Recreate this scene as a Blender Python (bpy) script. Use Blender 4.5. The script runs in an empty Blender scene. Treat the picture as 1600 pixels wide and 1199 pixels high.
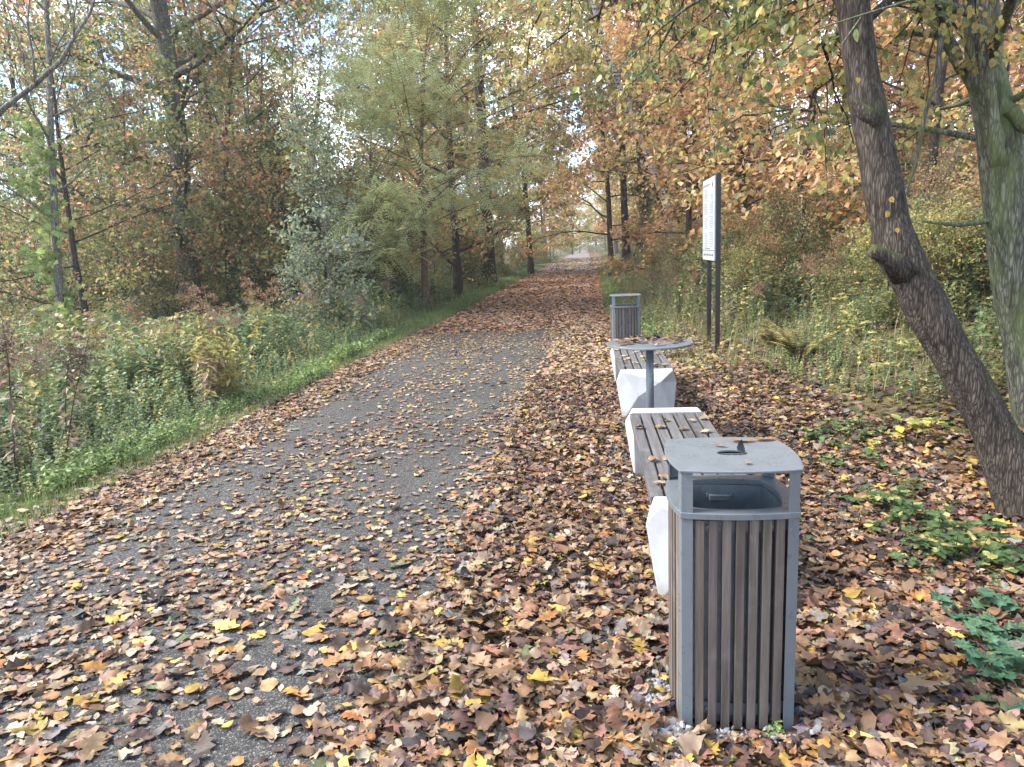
import bpy, math, random
import numpy as np

# ------------------------------------------------------------------ camera, sky, sun, exposure
S = bpy.context.scene
COL = S.collection
FPX, PW, PH, EYE = 1150.0, 1600, 1199, 1.6
YAW, PITCH, ROLL = math.radians(6.216), math.radians(10.452), math.radians(2.5)
SUN_ELEV, SUN_AZ = math.radians(48), math.radians(-94)      # azimuth: clockwise from +Y, sun is on the left, a little behind
EXPOSURE = 2.12


def rot_x(a):
    c, s = math.cos(a), math.sin(a)
    return np.array([[1, 0, 0], [0, c, -s], [0, s, c]])


def rot_z(a):
    c, s = math.cos(a), math.sin(a)
    return np.array([[c, -s, 0], [s, c, 0], [0, 0, 1]])


CAM = rot_z(YAW) @ rot_x(math.pi / 2 - PITCH) @ rot_z(-ROLL)


def at(u, v, y):
    """the world point on the vertical plane Y = y that the photograph shows at u, v"""
    d = CAM @ np.array([(u - PW / 2) / FPX, -(v - PH / 2) / FPX, -1])
    return d * (y / d[1]) + np.array([0, 0, EYE])


from mathutils import Matrix
cam_data = bpy.data.cameras.new('camera')
cam_data.sensor_width = 36
cam_data.lens = 36 * FPX / PW
cam_data.clip_start, cam_data.clip_end = 0.05, 3000
cam = bpy.data.objects.new('camera', cam_data)
COL.objects.link(cam)
m4 = Matrix([list(CAM[i]) + [0] for i in range(3)] + [[0, 0, 0, 1]])
m4.translation = (0, 0, EYE)
cam.matrix_world = m4
S.camera = cam

world = bpy.data.worlds.new('World')
S.world = world
world.use_nodes = True
wn, wl = world.node_tree.nodes, world.node_tree.links
wn.clear()
w_out = wn.new('ShaderNodeOutputWorld')
w_bg = wn.new('ShaderNodeBackground')
w_bg.inputs['Strength'].default_value = 0.15
sky = wn.new('ShaderNodeTexSky')
sky.sky_type = 'NISHITA'
sky.sun_disc = False
sky.sun_elevation = SUN_ELEV
sky.sun_rotation = SUN_AZ
sky.dust_density = 0.2
sky.ozone_density = 4.0
sky.air_density = 0.8
w_tc = wn.new('ShaderNodeTexCoord')
w_map = wn.new('ShaderNodeMapping')
w_map.inputs['Scale'].default_value = (1.6, 1.6, 4.0)
w_noise = wn.new('ShaderNodeTexNoise')
w_noise.inputs['Scale'].default_value = 1.5
w_noise.inputs['Detail'].default_value = 7
w_noise.inputs['Roughness'].default_value = 0.55
w_ramp = wn.new('ShaderNodeValToRGB')
w_ramp.color_ramp.elements[0].position = 0.46
w_ramp.color_ramp.elements[1].position = 0.60
w_mix = wn.new('ShaderNodeMixRGB')
w_mix.inputs[2].default_value = (6.3, 6.6, 7.0, 1)
wl.new(w_tc.outputs['Generated'], w_map.inputs[0])
wl.new(w_map.outputs[0], w_noise.inputs['Vector'])
wl.new(w_noise.outputs[0], w_ramp.inputs[0])
wl.new(w_ramp.outputs[0], w_mix.inputs[0])
wl.new(sky.outputs[0], w_mix.inputs[1])
wl.new(w_mix.outputs[0], w_bg.inputs[0])
wl.new(w_bg.outputs[0], w_out.inputs[0])

sun_data = bpy.data.lights.new('sun', 'SUN')
sun_data.energy = 3.1
sun_data.angle = math.radians(20)
sun_data.color = (1.0, 0.95, 0.87)
sun = bpy.data.objects.new('sun', sun_data)
COL.objects.link(sun)
sd = np.array([math.sin(SUN_AZ) * math.cos(SUN_ELEV), math.cos(SUN_AZ) * math.cos(SUN_ELEV), math.sin(SUN_ELEV)])
from mathutils import Vector
sun.rotation_euler = Vector(sd).to_track_quat('Z', 'Y').to_euler()
sun.location = (-20, -8, 30)

S.view_settings.view_transform = 'Standard'
S.view_settings.look = 'None'
S.view_settings.exposure = EXPOSURE
S.view_settings.gamma = 1
S.cycles.max_bounces = 6
S.cycles.diffuse_bounces = 3
S.cycles.glossy_bounces = 2
S.cycles.transmission_bounces = 4
S.cycles.transparent_max_bounces = 4
S.cycles.use_denoising = True

RNG = np.random.default_rng(7)
random.seed(7)


# ------------------------------------------------------------------ helpers
class MB:
    """collects geometry for ONE mesh"""

    def __init__(self):
        self.v, self.f, self.c, self.n, self.sm = [], [], [], 0, []

    def add(self, verts, faces, col=(1, 1, 1), smooth=False):
        verts = np.asarray(verts, float).reshape(-1, 3)
        if isinstance(faces, np.ndarray):
            self.f.append(faces + self.n)
            self.sm.append(np.full(len(faces), smooth))
        else:
            by = {}
            for f in faces:
                by.setdefault(len(f), []).append(f)
            for k, fl in by.items():
                self.f.append(np.array(fl, int) + self.n)
                self.sm.append(np.full(len(fl), smooth))
        col = np.asarray(col, float)
        if col.ndim == 1:
            col = np.tile(col, (len(verts), 1))
        self.v.append(verts)
        self.c.append(col[:, :3])
        self.n += len(verts)
        return self

    def scatter(self, tv, tf, mats, locs, cols, smooth=False, tc=None):
        """copies of a small template: mats (N,3,3), locs (N,3), cols (N,3)"""
        n, k = len(locs), len(tv)
        if n == 0:
            return self
        v = np.einsum('nij,kj->nki', mats, tv) + locs[:, None, :]
        tf = np.asarray(tf)
        f = (tf[None] + (np.arange(n) * k)[:, None, None]).reshape(-1, tf.shape[1])
        c = np.repeat(cols, k, axis=0)
        if tc is not None:
            c = c * np.tile(tc, n)[:, None]
        return self.add(v.reshape(-1, 3), f, c, smooth)

    def box(self, x0, x1, y0, y1, z0, z1, col=(1, 1, 1)):
        v = [(x, y, z) for z in (z0, z1) for y in (y0, y1) for x in (x0, x1)]
        return self.add(v, [(0, 2, 3, 1), (4, 5, 7, 6), (0, 1, 5, 4), (1, 3, 7, 5), (3, 2, 6, 7), (2, 0, 4, 6)], col)

    def tube(self, pts, rad, sides=8, col=(1, 1, 1), cap=True, wob=0.0, rng=None):
        pts = np.asarray(pts, float)
        n = len(pts)
        rad = np.broadcast_to(np.asarray(rad, float), (n,))
        t = np.gradient(pts, axis=0)
        t /= np.linalg.norm(t, axis=1)[:, None] + 1e-9
        ref = np.array([0.3, 1, 0.1]) if abs(t[0][2]) > 0.7 else np.array([0, 0, 1.0])
        a = np.cross(ref, t)
        a /= np.linalg.norm(a, axis=1)[:, None] + 1e-9
        b = np.cross(t, a)
        ang = np.arange(sides) * 2 * np.pi / sides
        r = rad[:, None] * np.ones(sides)[None]
        if wob and rng is not None:
            r = r * (1 + wob * rng.normal(size=r.shape))
        v = pts[:, None] + r[..., None] * (a[:, None] * np.cos(ang)[None, :, None] + b[:, None] * np.sin(ang)[None, :, None])
        i = np.arange(n - 1)[:, None] * sides
        j = np.arange(sides)[None]
        jn = (j + 1) % sides
        f = np.stack([i + j, i + jn, i + sides + jn, i + sides + j], -1).reshape(-1, 4)
        v = v.reshape(-1, 3)
        self.add(v, f, col, True)
        if cap:
            self.f.append(np.array([list(range((n - 1) * sides, n * sides))]) + self.n - len(v))
            self.sm.append(np.array([False]))
            self.f.append(np.array([list(range(sides))[::-1]]) + self.n - len(v))
            self.sm.append(np.array([False]))
        return self

    def prism(self, poly, z0, z1, col=(1, 1, 1)):
        n = len(poly)
        v = [(p[0], p[1], z0) for p in poly] + [(p[0], p[1], z1) for p in poly]
        f = [tuple(range(n))[::-1], tuple(range(n, 2 * n))] + [(i, (i + 1) % n, n + (i + 1) % n, n + i) for i in range(n)]
        return self.add(v, f, col)

    def ring(self, outer, inner, z0, z1, col=(1, 1, 1)):
        n = len(outer)
        v = [(p[0], p[1], z0) for p in outer] + [(p[0], p[1], z1) for p in outer] + [(p[0], p[1], z0) for p in inner] + [(p[0], p[1], z1) for p in inner]
        f = []
        for i in range(n):
            k = (i + 1) % n
            f += [(i, k, n + k, n + i), (n + i, n + k, 3 * n + k, 3 * n + i), (2 * n + k, 2 * n + i, 3 * n + i, 3 * n + k), (k, i, 2 * n + i, 2 * n + k)]
        return self.add(v, f, col)

    def build(self, name, mat=None, parent=None, bevel=0.0, loc=None):
        me = bpy.data.meshes.new(name)
        V = np.concatenate(self.v).astype(np.float32)
        C = np.concatenate(self.c)
        me.vertices.add(len(V))
        me.vertices.foreach_set('co', V.ravel())
        tot = np.concatenate([np.full(len(f), f.shape[1]) for f in self.f])
        idx = np.concatenate([f.ravel() for f in self.f]).astype(np.int32)
        me.loops.add(len(idx))
        me.loops.foreach_set('vertex_index', idx)
        me.polygons.add(len(tot))
        start = np.concatenate([[0], np.cumsum(tot)[:-1]]).astype(np.int32)
        me.polygons.foreach_set('loop_start', start)
        me.polygons.foreach_set('use_smooth', np.concatenate(self.sm))
        me.update(calc_edges=True)
        ca = me.color_attributes.new('col', 'FLOAT_COLOR', 'POINT')
        ca.data.foreach_set('color', np.concatenate([C, np.ones((len(C), 1))], 1).astype(np.float32).ravel())
        if mat:
            me.materials.append(mat)
        o = bpy.data.objects.new(name, me)
        COL.objects.link(o)
        if parent is not None:
            o.parent = parent
        if loc is not None:
            o.location = loc
        if bevel:
            bm = o.modifiers.new('bevel', 'BEVEL')
            bm.width = bevel
            bm.segments = 2
            bm.limit_method = 'ANGLE'
        return o


def tag(o, label=None, cat=None, group=None, kind=None):
    if label:
        o['label'] = label
    if cat:
        o['category'] = cat
    if group:
        o['group'] = group
    if kind:
        o['kind'] = kind
    return o


def empty(name, loc=(0, 0, 0), rz=0.0):
    o = bpy.data.objects.new(name, None)
    o.empty_display_size = 0.2
    o.location = loc
    o.rotation_euler = (0, 0, rz)
    COL.objects.link(o)
    return o


def copy_tree(o, parent=None):
    c = o.copy()
    COL.objects.link(c)
    if parent is not None:
        c.parent = parent
    for ch in list(o.children):
        copy_tree(ch, c)
    return c


def unit(a):
    a = np.asarray(a, float)
    return a / (np.linalg.norm(a, axis=-1, keepdims=True) + 1e-9)


def frames(d, n, size):
    """matrices with columns x, d, n scaled; d: leaf axis, n: rough leaf normal"""
    d = unit(d)
    x = unit(np.cross(d, n))
    z = np.cross(x, d)
    return np.stack([x, d, z], -1) * np.asarray(size)[:, None, None]


def smooth(a, b, x):
    t = np.clip((np.asarray(x, float) - a) / (b - a), 0, 1)
    return t * t * (3 - 2 * t)


_NP = [(RNG.uniform(0.15, 1.2), RNG.uniform(0, 6.28), RNG.uniform(0, 6.28)) for _ in range(14)]


def patch(x, y, s=1.0, o=0):
    """smooth patchy field about -1..1"""
    r = 0
    for i in range(6):
        w, a, p = _NP[(i + o) % 14]
        r = r + np.sin((x * math.cos(a) + y * math.sin(a)) * w * 2.2 * s + p * (o + 1))
    return r / 3.0


def bank_edge(y):
    """x where the leaf covered verge ends and the planted bank begins, on the right"""
    return np.interp(y, [0, 3, 4, 5.5, 7, 10, 13, 16, 22, 40, 200], [3.2, 2.7, 2.4, 2.0, 1.75, 1.45, 1.05, 0.75, 0.75, 0.9, 1.6])


def veg_edge(y):
    return np.interp(y, [0, 3, 4, 5.5, 7, 8.5, 10, 13, 16, 22, 40, 200], [4.2, 4.0, 3.5, 2.95, 2.25, 1.8, 1.45, 1.05, 0.75, 0.75, 0.9, 1.6])


def gz(x, y):
    """ground height"""
    x = np.asarray(x, float)
    y = np.asarray(y, float)
    e = bank_edge(y)
    right = 0.95 * smooth(e - 0.5, e + 4.0, x) + 0.5 * smooth(e + 4, e + 16, x)
    left = -0.45 * smooth(-3.9, -8.0, x)
    bump = 0.05 * patch(x, y, 1.0, 3) * (smooth(-3.8, -5.5, x) + smooth(e, e + 1.5, x))
    return right + left + bump


# ------------------------------------------------------------------ materials
def new_mat(name):
    m = bpy.data.materials.new(name)
    m.use_nodes = True
    nt = m.node_tree
    b = nt.nodes['Principled BSDF']
    return m, nt.nodes, nt.links, b


def coords(n, l, scale=(1, 1, 1)):
    tc = n.new('ShaderNodeTexCoord')
    mp = n.new('ShaderNodeMapping')
    mp.inputs['Scale'].default_value = scale
    l.new(tc.outputs['Object'], mp.inputs[0])
    return mp.outputs[0]


def noise(n, l, vec, scale, detail=4, rough=0.55):
    t = n.new('ShaderNodeTexNoise')
    t.inputs['Scale'].default_value = scale
    t.inputs['Detail'].default_value = detail
    t.inputs['Roughness'].default_value = rough
    if vec is not None:
        l.new(vec, t.inputs['Vector'])
    return t.outputs[0]


def ramp(n, l, fac, stops):
    r = n.new('ShaderNodeValToRGB')
    e = r.color_ramp.elements
    while len(e) < len(stops):
        e.new(0.5)
    for i, (p, c) in enumerate(stops):
        e[i].position = p
        e[i].color = (*c, 1) if len(c) == 3 else c
    l.new(fac, r.inputs[0])
    return r.outputs[0]


def mixc(n, l, fac, a, b, mode='MIX'):
    x = n.new('ShaderNodeMixRGB')
    x.blend_type = mode
    for i, s in ((0, fac), (1, a), (2, b)):
        if isinstance(s, (int, float)):
            x.inputs[i].default_value = s
        elif isinstance(s, tuple):
            x.inputs[i].default_value = (*s, 1)
        else:
            l.new(s, x.inputs[i])
    return x.outputs[0]


def bump(n, l, b, h, strength, dist=0.01):
    bp = n.new('ShaderNodeBump')
    bp.inputs['Strength'].default_value = strength
    bp.inputs['Distance'].default_value = dist
    l.new(h, bp.inputs['Height'])
    l.new(bp.outputs[0], b.inputs['Normal'])


def leaf_mat(name, trans=0.4, rough=0.5, spec=0.35):
    m, n, l, b = new_mat(name)
    a = n.new('ShaderNodeAttribute')
    a.attribute_name = 'col'
    v = noise(n, l, coords(n, l), 45, 3)
    c = mixc(n, l, 1.0, a.outputs['Color'], ramp(n, l, v, [(0.3, (0.72, 0.72, 0.72)), (0.7, (1.2, 1.2, 1.2))]), 'MULTIPLY')
    l.new(c, b.inputs['Base Color'])
    b.inputs['Roughness'].default_value = rough
    b.inputs['Specular IOR Level'].default_value = spec
    if trans:
        t = n.new('ShaderNodeBsdfTranslucent')
        l.new(c, t.inputs[0])
        mx = n.new('ShaderNodeMixShader')
        mx.inputs[0].default_value = trans
        l.new(b.outputs[0], mx.inputs[1])
        l.new(t.outputs[0], mx.inputs[2])
        l.new(mx.outputs[0], n['Material Output'].inputs[0])
    return m


def bark_mat(name, dark, light, moss=None, scale=(26, 26, 5), birch=False, mask=(0.5, 0.68), upper=0.0):
    m, n, l, b = new_mat(name)
    v = coords(n, l, scale)
    h = noise(n, l, v, 1.0, 6, 0.65)
    vo = n.new('ShaderNodeTexVoronoi')
    vo.feature = 'DISTANCE_TO_EDGE'
    vo.inputs['Scale'].default_value = 2.1
    nv = n.new('ShaderNodeTexNoise')
    nv.inputs['Scale'].default_value = 0.9
    nv.inputs['Detail'].default_value = 5
    l.new(v, nv.inputs['Vector'])
    vm = n.new('ShaderNodeVectorMath')
    vm.operation = 'MULTIPLY_ADD'
    vm.inputs[1].default_value = (0.9, 0.9, 0.9)
    l.new(nv.outputs['Color'], vm.inputs[0])
    l.new(v, vm.inputs[2])
    l.new(vm.outputs[0], vo.inputs['Vector'])
    c = ramp(n, l, h, [(0.36, dark), (0.62, light)])
    c = mixc(n, l, ramp(n, l, vo.outputs['Distance'], [(0.0, (0.85, 0.85, 0.85)), (0.26, (0, 0, 0))]), c, tuple(x * 0.35 for x in dark))
    if moss:
        mm = noise(n, l, coords(n, l, (2.2, 2.2, 1.1)), 1.6, 5, 0.7)
        if upper:                                  # moss grows on the side that faces up
            ge = n.new('ShaderNodeNewGeometry')
            sp_ = n.new('ShaderNodeSeparateXYZ')
            l.new(ge.outputs['Normal'], sp_.inputs[0])
            ma = n.new('ShaderNodeMath')
            ma.operation = 'MULTIPLY_ADD'
            ma.inputs[1].default_value = upper
            l.new(sp_.outputs[2], ma.inputs[0])
            l.new(mm, ma.inputs[2])
            mm = ma.outputs[0]
        mk = ramp(n, l, mm, [(mask[0], (0, 0, 0)), (mask[1], (0.85, 0.85, 0.85))])
        c = mixc(n, l, mk, c, mixc(n, l, h, tuple(x * 0.6 for x in moss), tuple(x * 1.3 for x in moss)))
    if birch:
        bb = noise(n, l, coords(n, l, (3, 3, 14)), 1.3, 4, 0.6)
        c = mixc(n, l, ramp(n, l, bb, [(0.52, (0, 0, 0)), (0.58, (1, 1, 1))]), c, (0.05, 0.045, 0.04))
    l.new(c, b.inputs['Base Color'])
    b.inputs['Roughness'].default_value = 0.9
    b.inputs['Specular IOR Level'].default_value = 0.15
    hm = mixc(n, l, 0.5, h, vo.outputs['Distance'])
    bump(n, l, b, hm, 0.9, 0.02)
    return m


M = {}
M['leaf'] = leaf_mat('foliage', 0.54, 0.5, 0.3)
M['litter'] = leaf_mat('dry_leaf', 0.12, 0.55, 0.25)
M['herb'] = leaf_mat('herb_leaf', 0.35, 0.5, 0.3)
M['stem'] = leaf_mat('plant_stem', 0.0, 0.8, 0.1)
M['bark_dark'] = bark_mat('bark_dark', (0.035, 0.026, 0.022), (0.12, 0.095, 0.078))
M['bark_near'] = bark_mat('bark_furrowed', (0.028, 0.022, 0.018), (0.11, 0.088, 0.070), (0.045, 0.055, 0.018), (36, 36, 5), False, (0.64, 0.86), 0.42)
M['bark_moss'] = bark_mat('bark_mossy', (0.06, 0.056, 0.042), (0.22, 0.215, 0.165), (0.105, 0.13, 0.045), (30, 30, 4.5), False, (0.44, 0.64))
M['bark_grey'] = bark_mat('bark_grey', (0.10, 0.09, 0.075), (0.27, 0.245, 0.21))
M['bark_oak'] = bark_mat('bark_oak', (0.06, 0.055, 0.042), (0.20, 0.18, 0.14), (0.09, 0.105, 0.045))
M['bark_red'] = bark_mat('bark_red', (0.12, 0.065, 0.045), (0.28, 0.17, 0.125))
M['bark_birch'] = bark_mat('bark_birch', (0.5, 0.48, 0.45), (0.75, 0.73, 0.70), None, (6, 6, 10), True)


def asphalt():
    m, n, l, b = new_mat('asphalt')
    v = coords(n, l)
    g = n.new('ShaderNodeTexVoronoi')
    g.inputs['Scale'].default_value = 170
    l.new(v, g.inputs['Vector'])
    fine = ramp(n, l, g.outputs['Color'], [(0.15, (0.010, 0.010, 0.010)), (0.55, (0.027, 0.0265, 0.026)), (0.78, (0.078, 0.075, 0.070)), (0.95, (0.18, 0.17, 0.15))])
    big = noise(n, l, v, 0.55, 5, 0.6)
    c = mixc(n, l, 1.0, fine, ramp(n, l, big, [(0.3, (0.68, 0.68, 0.69)), (0.7, (1.22, 1.18, 1.12))]), 'MULTIPLY')
    # paler further along: sunlight on the far stretch put into the colour; moss tinged
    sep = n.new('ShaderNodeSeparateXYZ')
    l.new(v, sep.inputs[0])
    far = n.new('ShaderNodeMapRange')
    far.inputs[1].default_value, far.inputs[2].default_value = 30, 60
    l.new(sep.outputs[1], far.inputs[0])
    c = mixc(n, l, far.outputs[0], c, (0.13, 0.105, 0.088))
    ms = noise(n, l, v, 0.8, 6, 0.7)
    c = mixc(n, l, ramp(n, l, ms, [(0.58, (0, 0, 0)), (0.72, (0.5, 0.5, 0.5))]), c, (0.075, 0.09, 0.035))
    l.new(c, b.inputs['Base Color'])
    b.inputs['Roughness'].default_value = 0.75
    b.inputs['Specular IOR Level'].default_value = 0.35
    bump(n, l, b, g.outputs['Distance'], 0.6, 0.004)
    return m


def soil():
    m, n, l, b = new_mat('woodland_ground')
    v = coords(n, l)
    a = n.new('ShaderNodeAttribute')
    a.attribute_name = 'col'
    vo = n.new('ShaderNodeTexVoronoi')
    vo.inputs['Scale'].default_value = 16
    l.new(v, vo.inputs['Vector'])
    sp = ramp(n, l, vo.outputs['Color'], [(0.1, (0.4, 0.38, 0.38)), (0.5, (0.95, 0.9, 0.85)), (0.9, (1.7, 1.55, 1.35))])
    c = mixc(n, l, 1.0, a.outputs['Color'], sp, 'MULTIPLY')
    big = noise(n, l, v, 1.3, 5)
    c = mixc(n, l, 1.0, c, ramp(n, l, big, [(0.3, (0.7, 0.72, 0.7)), (0.7, (1.25, 1.2, 1.15))]), 'MULTIPLY')
    l.new(c, b.inputs['Base Color'])
    b.inputs['Roughness'].default_value = 0.95
    b.inputs['Specular IOR Level'].default_value = 0.1
    bump(n, l, b, vo.outputs['Distance'], 0.7, 0.03)
    return m


def metal_paint(name, col, rough=0.42, spotted=0.0):
    m, n, l, b = new_mat(name)
    v = coords(n, l)
    h = noise(n, l, v, 14, 6, 0.65)
    c = mixc(n, l, h, tuple(x * 0.86 for x in col), tuple(min(1, x * 1.12) for x in col))
    d = noise(n, l, v, 60, 4, 0.7)
    c = mixc(n, l, ramp(n, l, d, [(0.66, (0, 0, 0)), (0.74, (spotted,) * 3)]), c, tuple(x * 0.45 for x in col))
    stk = noise(n, l, coords(n, l, (40, 40, 2.5)), 1.0, 5, 0.7)
    c = mixc(n, l, ramp(n, l, stk, [(0.5, (0, 0, 0)), (0.75, (0.35, 0.35, 0.35))]), c, tuple(x * 0.55 + 0.01 for x in col))
    l.new(c, b.inputs['Base Color'])
    b.inputs['Metallic'].default_value = 0.15
    l.new(ramp(n, l, h, [(0.3, (rough - 0.08,) * 3), (0.7, (rough + 0.12,) * 3)]), b.inputs['Roughness'])
    bump(n, l, b, d, 0.06, 0.002)
    return m


def galvanised():
    m, n, l, b = new_mat('galvanised_steel')
    v = coords(n, l)
    vo = n.new('ShaderNodeTexVoronoi')
    vo.inputs['Scale'].default_value = 40
    l.new(v, vo.inputs['Vector'])
    c = ramp(n, l, vo.outputs['Color'], [(0.1, (0.15, 0.19, 0.21)), (0.9, (0.21, 0.25, 0.275))])
    l.new(c, b.inputs['Base Color'])
    b.inputs['Metallic'].default_value = 0.6
    b.inputs['Roughness'].default_value = 0.45
    return m


def wood(name, a, c2, axis):
    m, n, l, b = new_mat(name)
    sc = [45, 45, 45]
    sc[axis] = 2.0
    v = coords(n, l, tuple(sc))
    h = noise(n, l, v, 1.0, 7, 0.7)
    oi = n.new('ShaderNodeObjectInfo')
    c = ramp(n, l, h, [(0.3, a), (0.7, c2)])
    at_ = n.new('ShaderNodeAttribute')
    at_.attribute_name = 'col'
    c = mixc(n, l, 1.0, c, at_.outputs['Color'], 'MULTIPLY')
    st = noise(n, l, coords(n, l), 7, 5, 0.7)
    c = mixc(n, l, ramp(n, l, st, [(0.55, (0, 0, 0)), (0.75, (0.55, 0.55, 0.55))]), c, tuple(x * 1.1 + 0.02 for x in c2))
    l.new(c, b.inputs['Base Color'])
    b.inputs['Roughness'].default_value = 0.72
    b.inputs['Specular IOR Level'].default_value = 0.3
    bump(n, l, b, h, 0.35, 0.003)
    return m


def concrete():
    m, n, l, b = new_mat('white_concrete')
    v = coords(n, l)
    h = noise(n, l, v, 6, 7, 0.65)
    c = ramp(n, l, h, [(0.3, (0.29, 0.295, 0.30)), (0.65, (0.38, 0.388, 0.397))])
    sp = noise(n, l, v, 90, 2)
    c = mixc(n, l, ramp(n, l, sp, [(0.68, (0, 0, 0)), (0.75, (0.5, 0.5, 0.5))]), c, (0.35, 0.34, 0.32))
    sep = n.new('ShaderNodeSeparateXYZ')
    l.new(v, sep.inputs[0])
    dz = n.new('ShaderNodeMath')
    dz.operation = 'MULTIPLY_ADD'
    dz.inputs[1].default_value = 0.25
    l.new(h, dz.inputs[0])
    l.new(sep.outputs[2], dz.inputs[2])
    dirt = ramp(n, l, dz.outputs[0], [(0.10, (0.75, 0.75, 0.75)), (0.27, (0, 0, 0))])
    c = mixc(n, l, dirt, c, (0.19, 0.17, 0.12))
    stk = noise(n, l, coords(n, l, (14, 14, 1.2)), 1.5, 5, 0.7)
    c = mixc(n, l, ramp(n, l, stk, [(0.52, (0, 0, 0)), (0.72, (0.4, 0.4, 0.4))]), c, (0.24, 0.23, 0.20))
    l.new(c, b.inputs['Base Color'])
    b.inputs['Roughness'].default_value = 0.7
    bump(n, l, b, sp, 0.12, 0.003)
    return m


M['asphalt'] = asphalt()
M['soil'] = soil()
M['steel'] = metal_paint('grey_painted_steel', (0.118, 0.135, 0.148), 0.30, 0.5)
M['galv'] = galvanised()
M['binwood'] = wood('weathered_bin_slat', (0.040, 0.031, 0.026), (0.135, 0.110, 0.093), 2)
M['benchwood'] = wood('weathered_bench_slat', (0.036, 0.034, 0.034), (0.11, 0.104, 0.103), 1)
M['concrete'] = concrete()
M['black'] = metal_paint('black_painted_steel', (0.012, 0.012, 0.013), 0.4)
M['panel'] = metal_paint('white_sign_panel', (0.39, 0.415, 0.44), 0.4)
M['print'] = metal_paint('grey_print', (0.17, 0.175, 0.19), 0.5)
M['printdark'] = metal_paint('dark_print', (0.06, 0.06, 0.07), 0.5)


def stone_mat():
    m, n, l, b = new_mat('crushed_stone')
    a = n.new('ShaderNodeAttribute')
    a.attribute_name = 'col'
    v = noise(n, l, coords(n, l), 60, 4)
    l.new(mixc(n, l, 1.0, a.outputs['Color'], ramp(n, l, v, [(0.3, (0.7, 0.7, 0.7)), (0.7, (1.25, 1.25, 1.25))]), 'MULTIPLY'), b.inputs['Base Color'])
    b.inputs['Roughness'].default_value = 0.8
    return m


M['stone'] = stone_mat()

# ------------------------------------------------------------------ the ground and the path
def make_ground():
    xs = np.unique(np.concatenate([np.linspace(-400, -30, 14), np.linspace(-30, -9, 30), np.linspace(-9, 9, 110), np.linspace(9, 30, 30), np.linspace(30, 400, 14)]))
    ys = np.unique(np.concatenate([np.linspace(-60, 0, 14), np.linspace(0, 20, 100), np.linspace(20, 60, 70), np.linspace(60, 300, 40), np.linspace(300, 900, 10)]))
    X, Y = np.meshgrid(xs, ys)
    Z = gz(X, Y)
    v = np.stack([X, Y, Z], -1).reshape(-1, 3)
    nx, ny = len(xs), len(ys)
    i = np.arange(ny - 1)[:, None] * nx + np.arange(nx - 1)[None]
    f = np.stack([i, i + 1, i + 1 + nx, i + nx], -1).reshape(-1, 4)
    x, y = v[:, 0], v[:, 1]
    e = bank_edge(y)
    litter = np.array([0.125, 0.075, 0.05])
    green = np.array([0.045, 0.060, 0.022])
    wood_ = np.array([0.085, 0.060, 0.038])
    wl_ = (smooth(-3.4, -3.9, x) * smooth(-9.5, -7, x))[:, None]
    wr = (smooth(e - 0.2, e + 0.8, x) * smooth(e + 9, e + 6, x))[:, None]
    c = litter * np.ones((len(v), 1))
    c = np.where((x < -7)[:, None] | (x > 8)[:, None], wood_, c)
    c = c * (1 - wl_) + green * wl_
    c = c * (1 - wr * 0.8) + green * wr * 0.8
    o = MB().add(v, f, c, True).build('ground', M['soil'])
    tag(o, kind='structure')


make_ground()


def make_path():
    ys = np.concatenate([np.linspace(-8, 30, 140), np.linspace(30.5, 420, 160)])
    r = np.random.default_rng(3)
    L = -3.05 + 0.05 * patch(ys * 0, ys * 1.7, 1.6, 1) + r.normal(size=len(ys)) * 0.012
    R = np.interp(ys, [0, 20, 40, 60, 420], [-0.52, -0.55, 0.1, 0.2, 0.2]) + 0.05 * patch(ys * 0, ys * 1.3, 1.6, 5) + r.normal(size=len(ys)) * 0.012
    v, f = [], []
    for i, y in enumerate(ys):
        v += [(L[i], y, -0.02), (L[i], y, 0.012), (R[i], y, 0.012), (R[i], y, -0.02)]
        if i:
            a, b = 4 * (i - 1), 4 * i
            f += [(a, a + 1, b + 1, b), (a + 1, a + 2, b + 2, b + 1), (a + 2, a + 3, b + 3, b + 2)]
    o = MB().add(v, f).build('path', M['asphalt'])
    tag(o, kind='structure')


make_path()

# ------------------------------------------------------------------ leaf shapes (unit length along +y, normal +z)
KITE_V = np.array([(0, 0, 0), (0.36, 0.45, 0.07), (0, 1, -0.04), (-0.36, 0.45, 0.07)])
KITE_F = np.array([(0, 1, 2), (0, 2, 3)])
# a rounded leaf folded along its midrib
OV_V = np.array([(0, 0, 0), (0.25, 0.14, 0.05), (0.38, 0.42, 0.07), (0.24, 0.75, 0.02), (0, 1.0, -0.07), (-0.24, 0.75, 0.02), (-0.38, 0.42, 0.07), (-0.25, 0.14, 0.05)])
OV_F = np.array([(0, 1, 2, 3), (0, 3, 4, 4), (0, 4, 5, 5), (0, 5, 6, 7)])
OV_F3 = np.array([(0, 1, 2), (0, 2, 3), (0, 3, 4), (0, 4, 5), (0, 5, 6), (0, 6, 7)])


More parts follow.
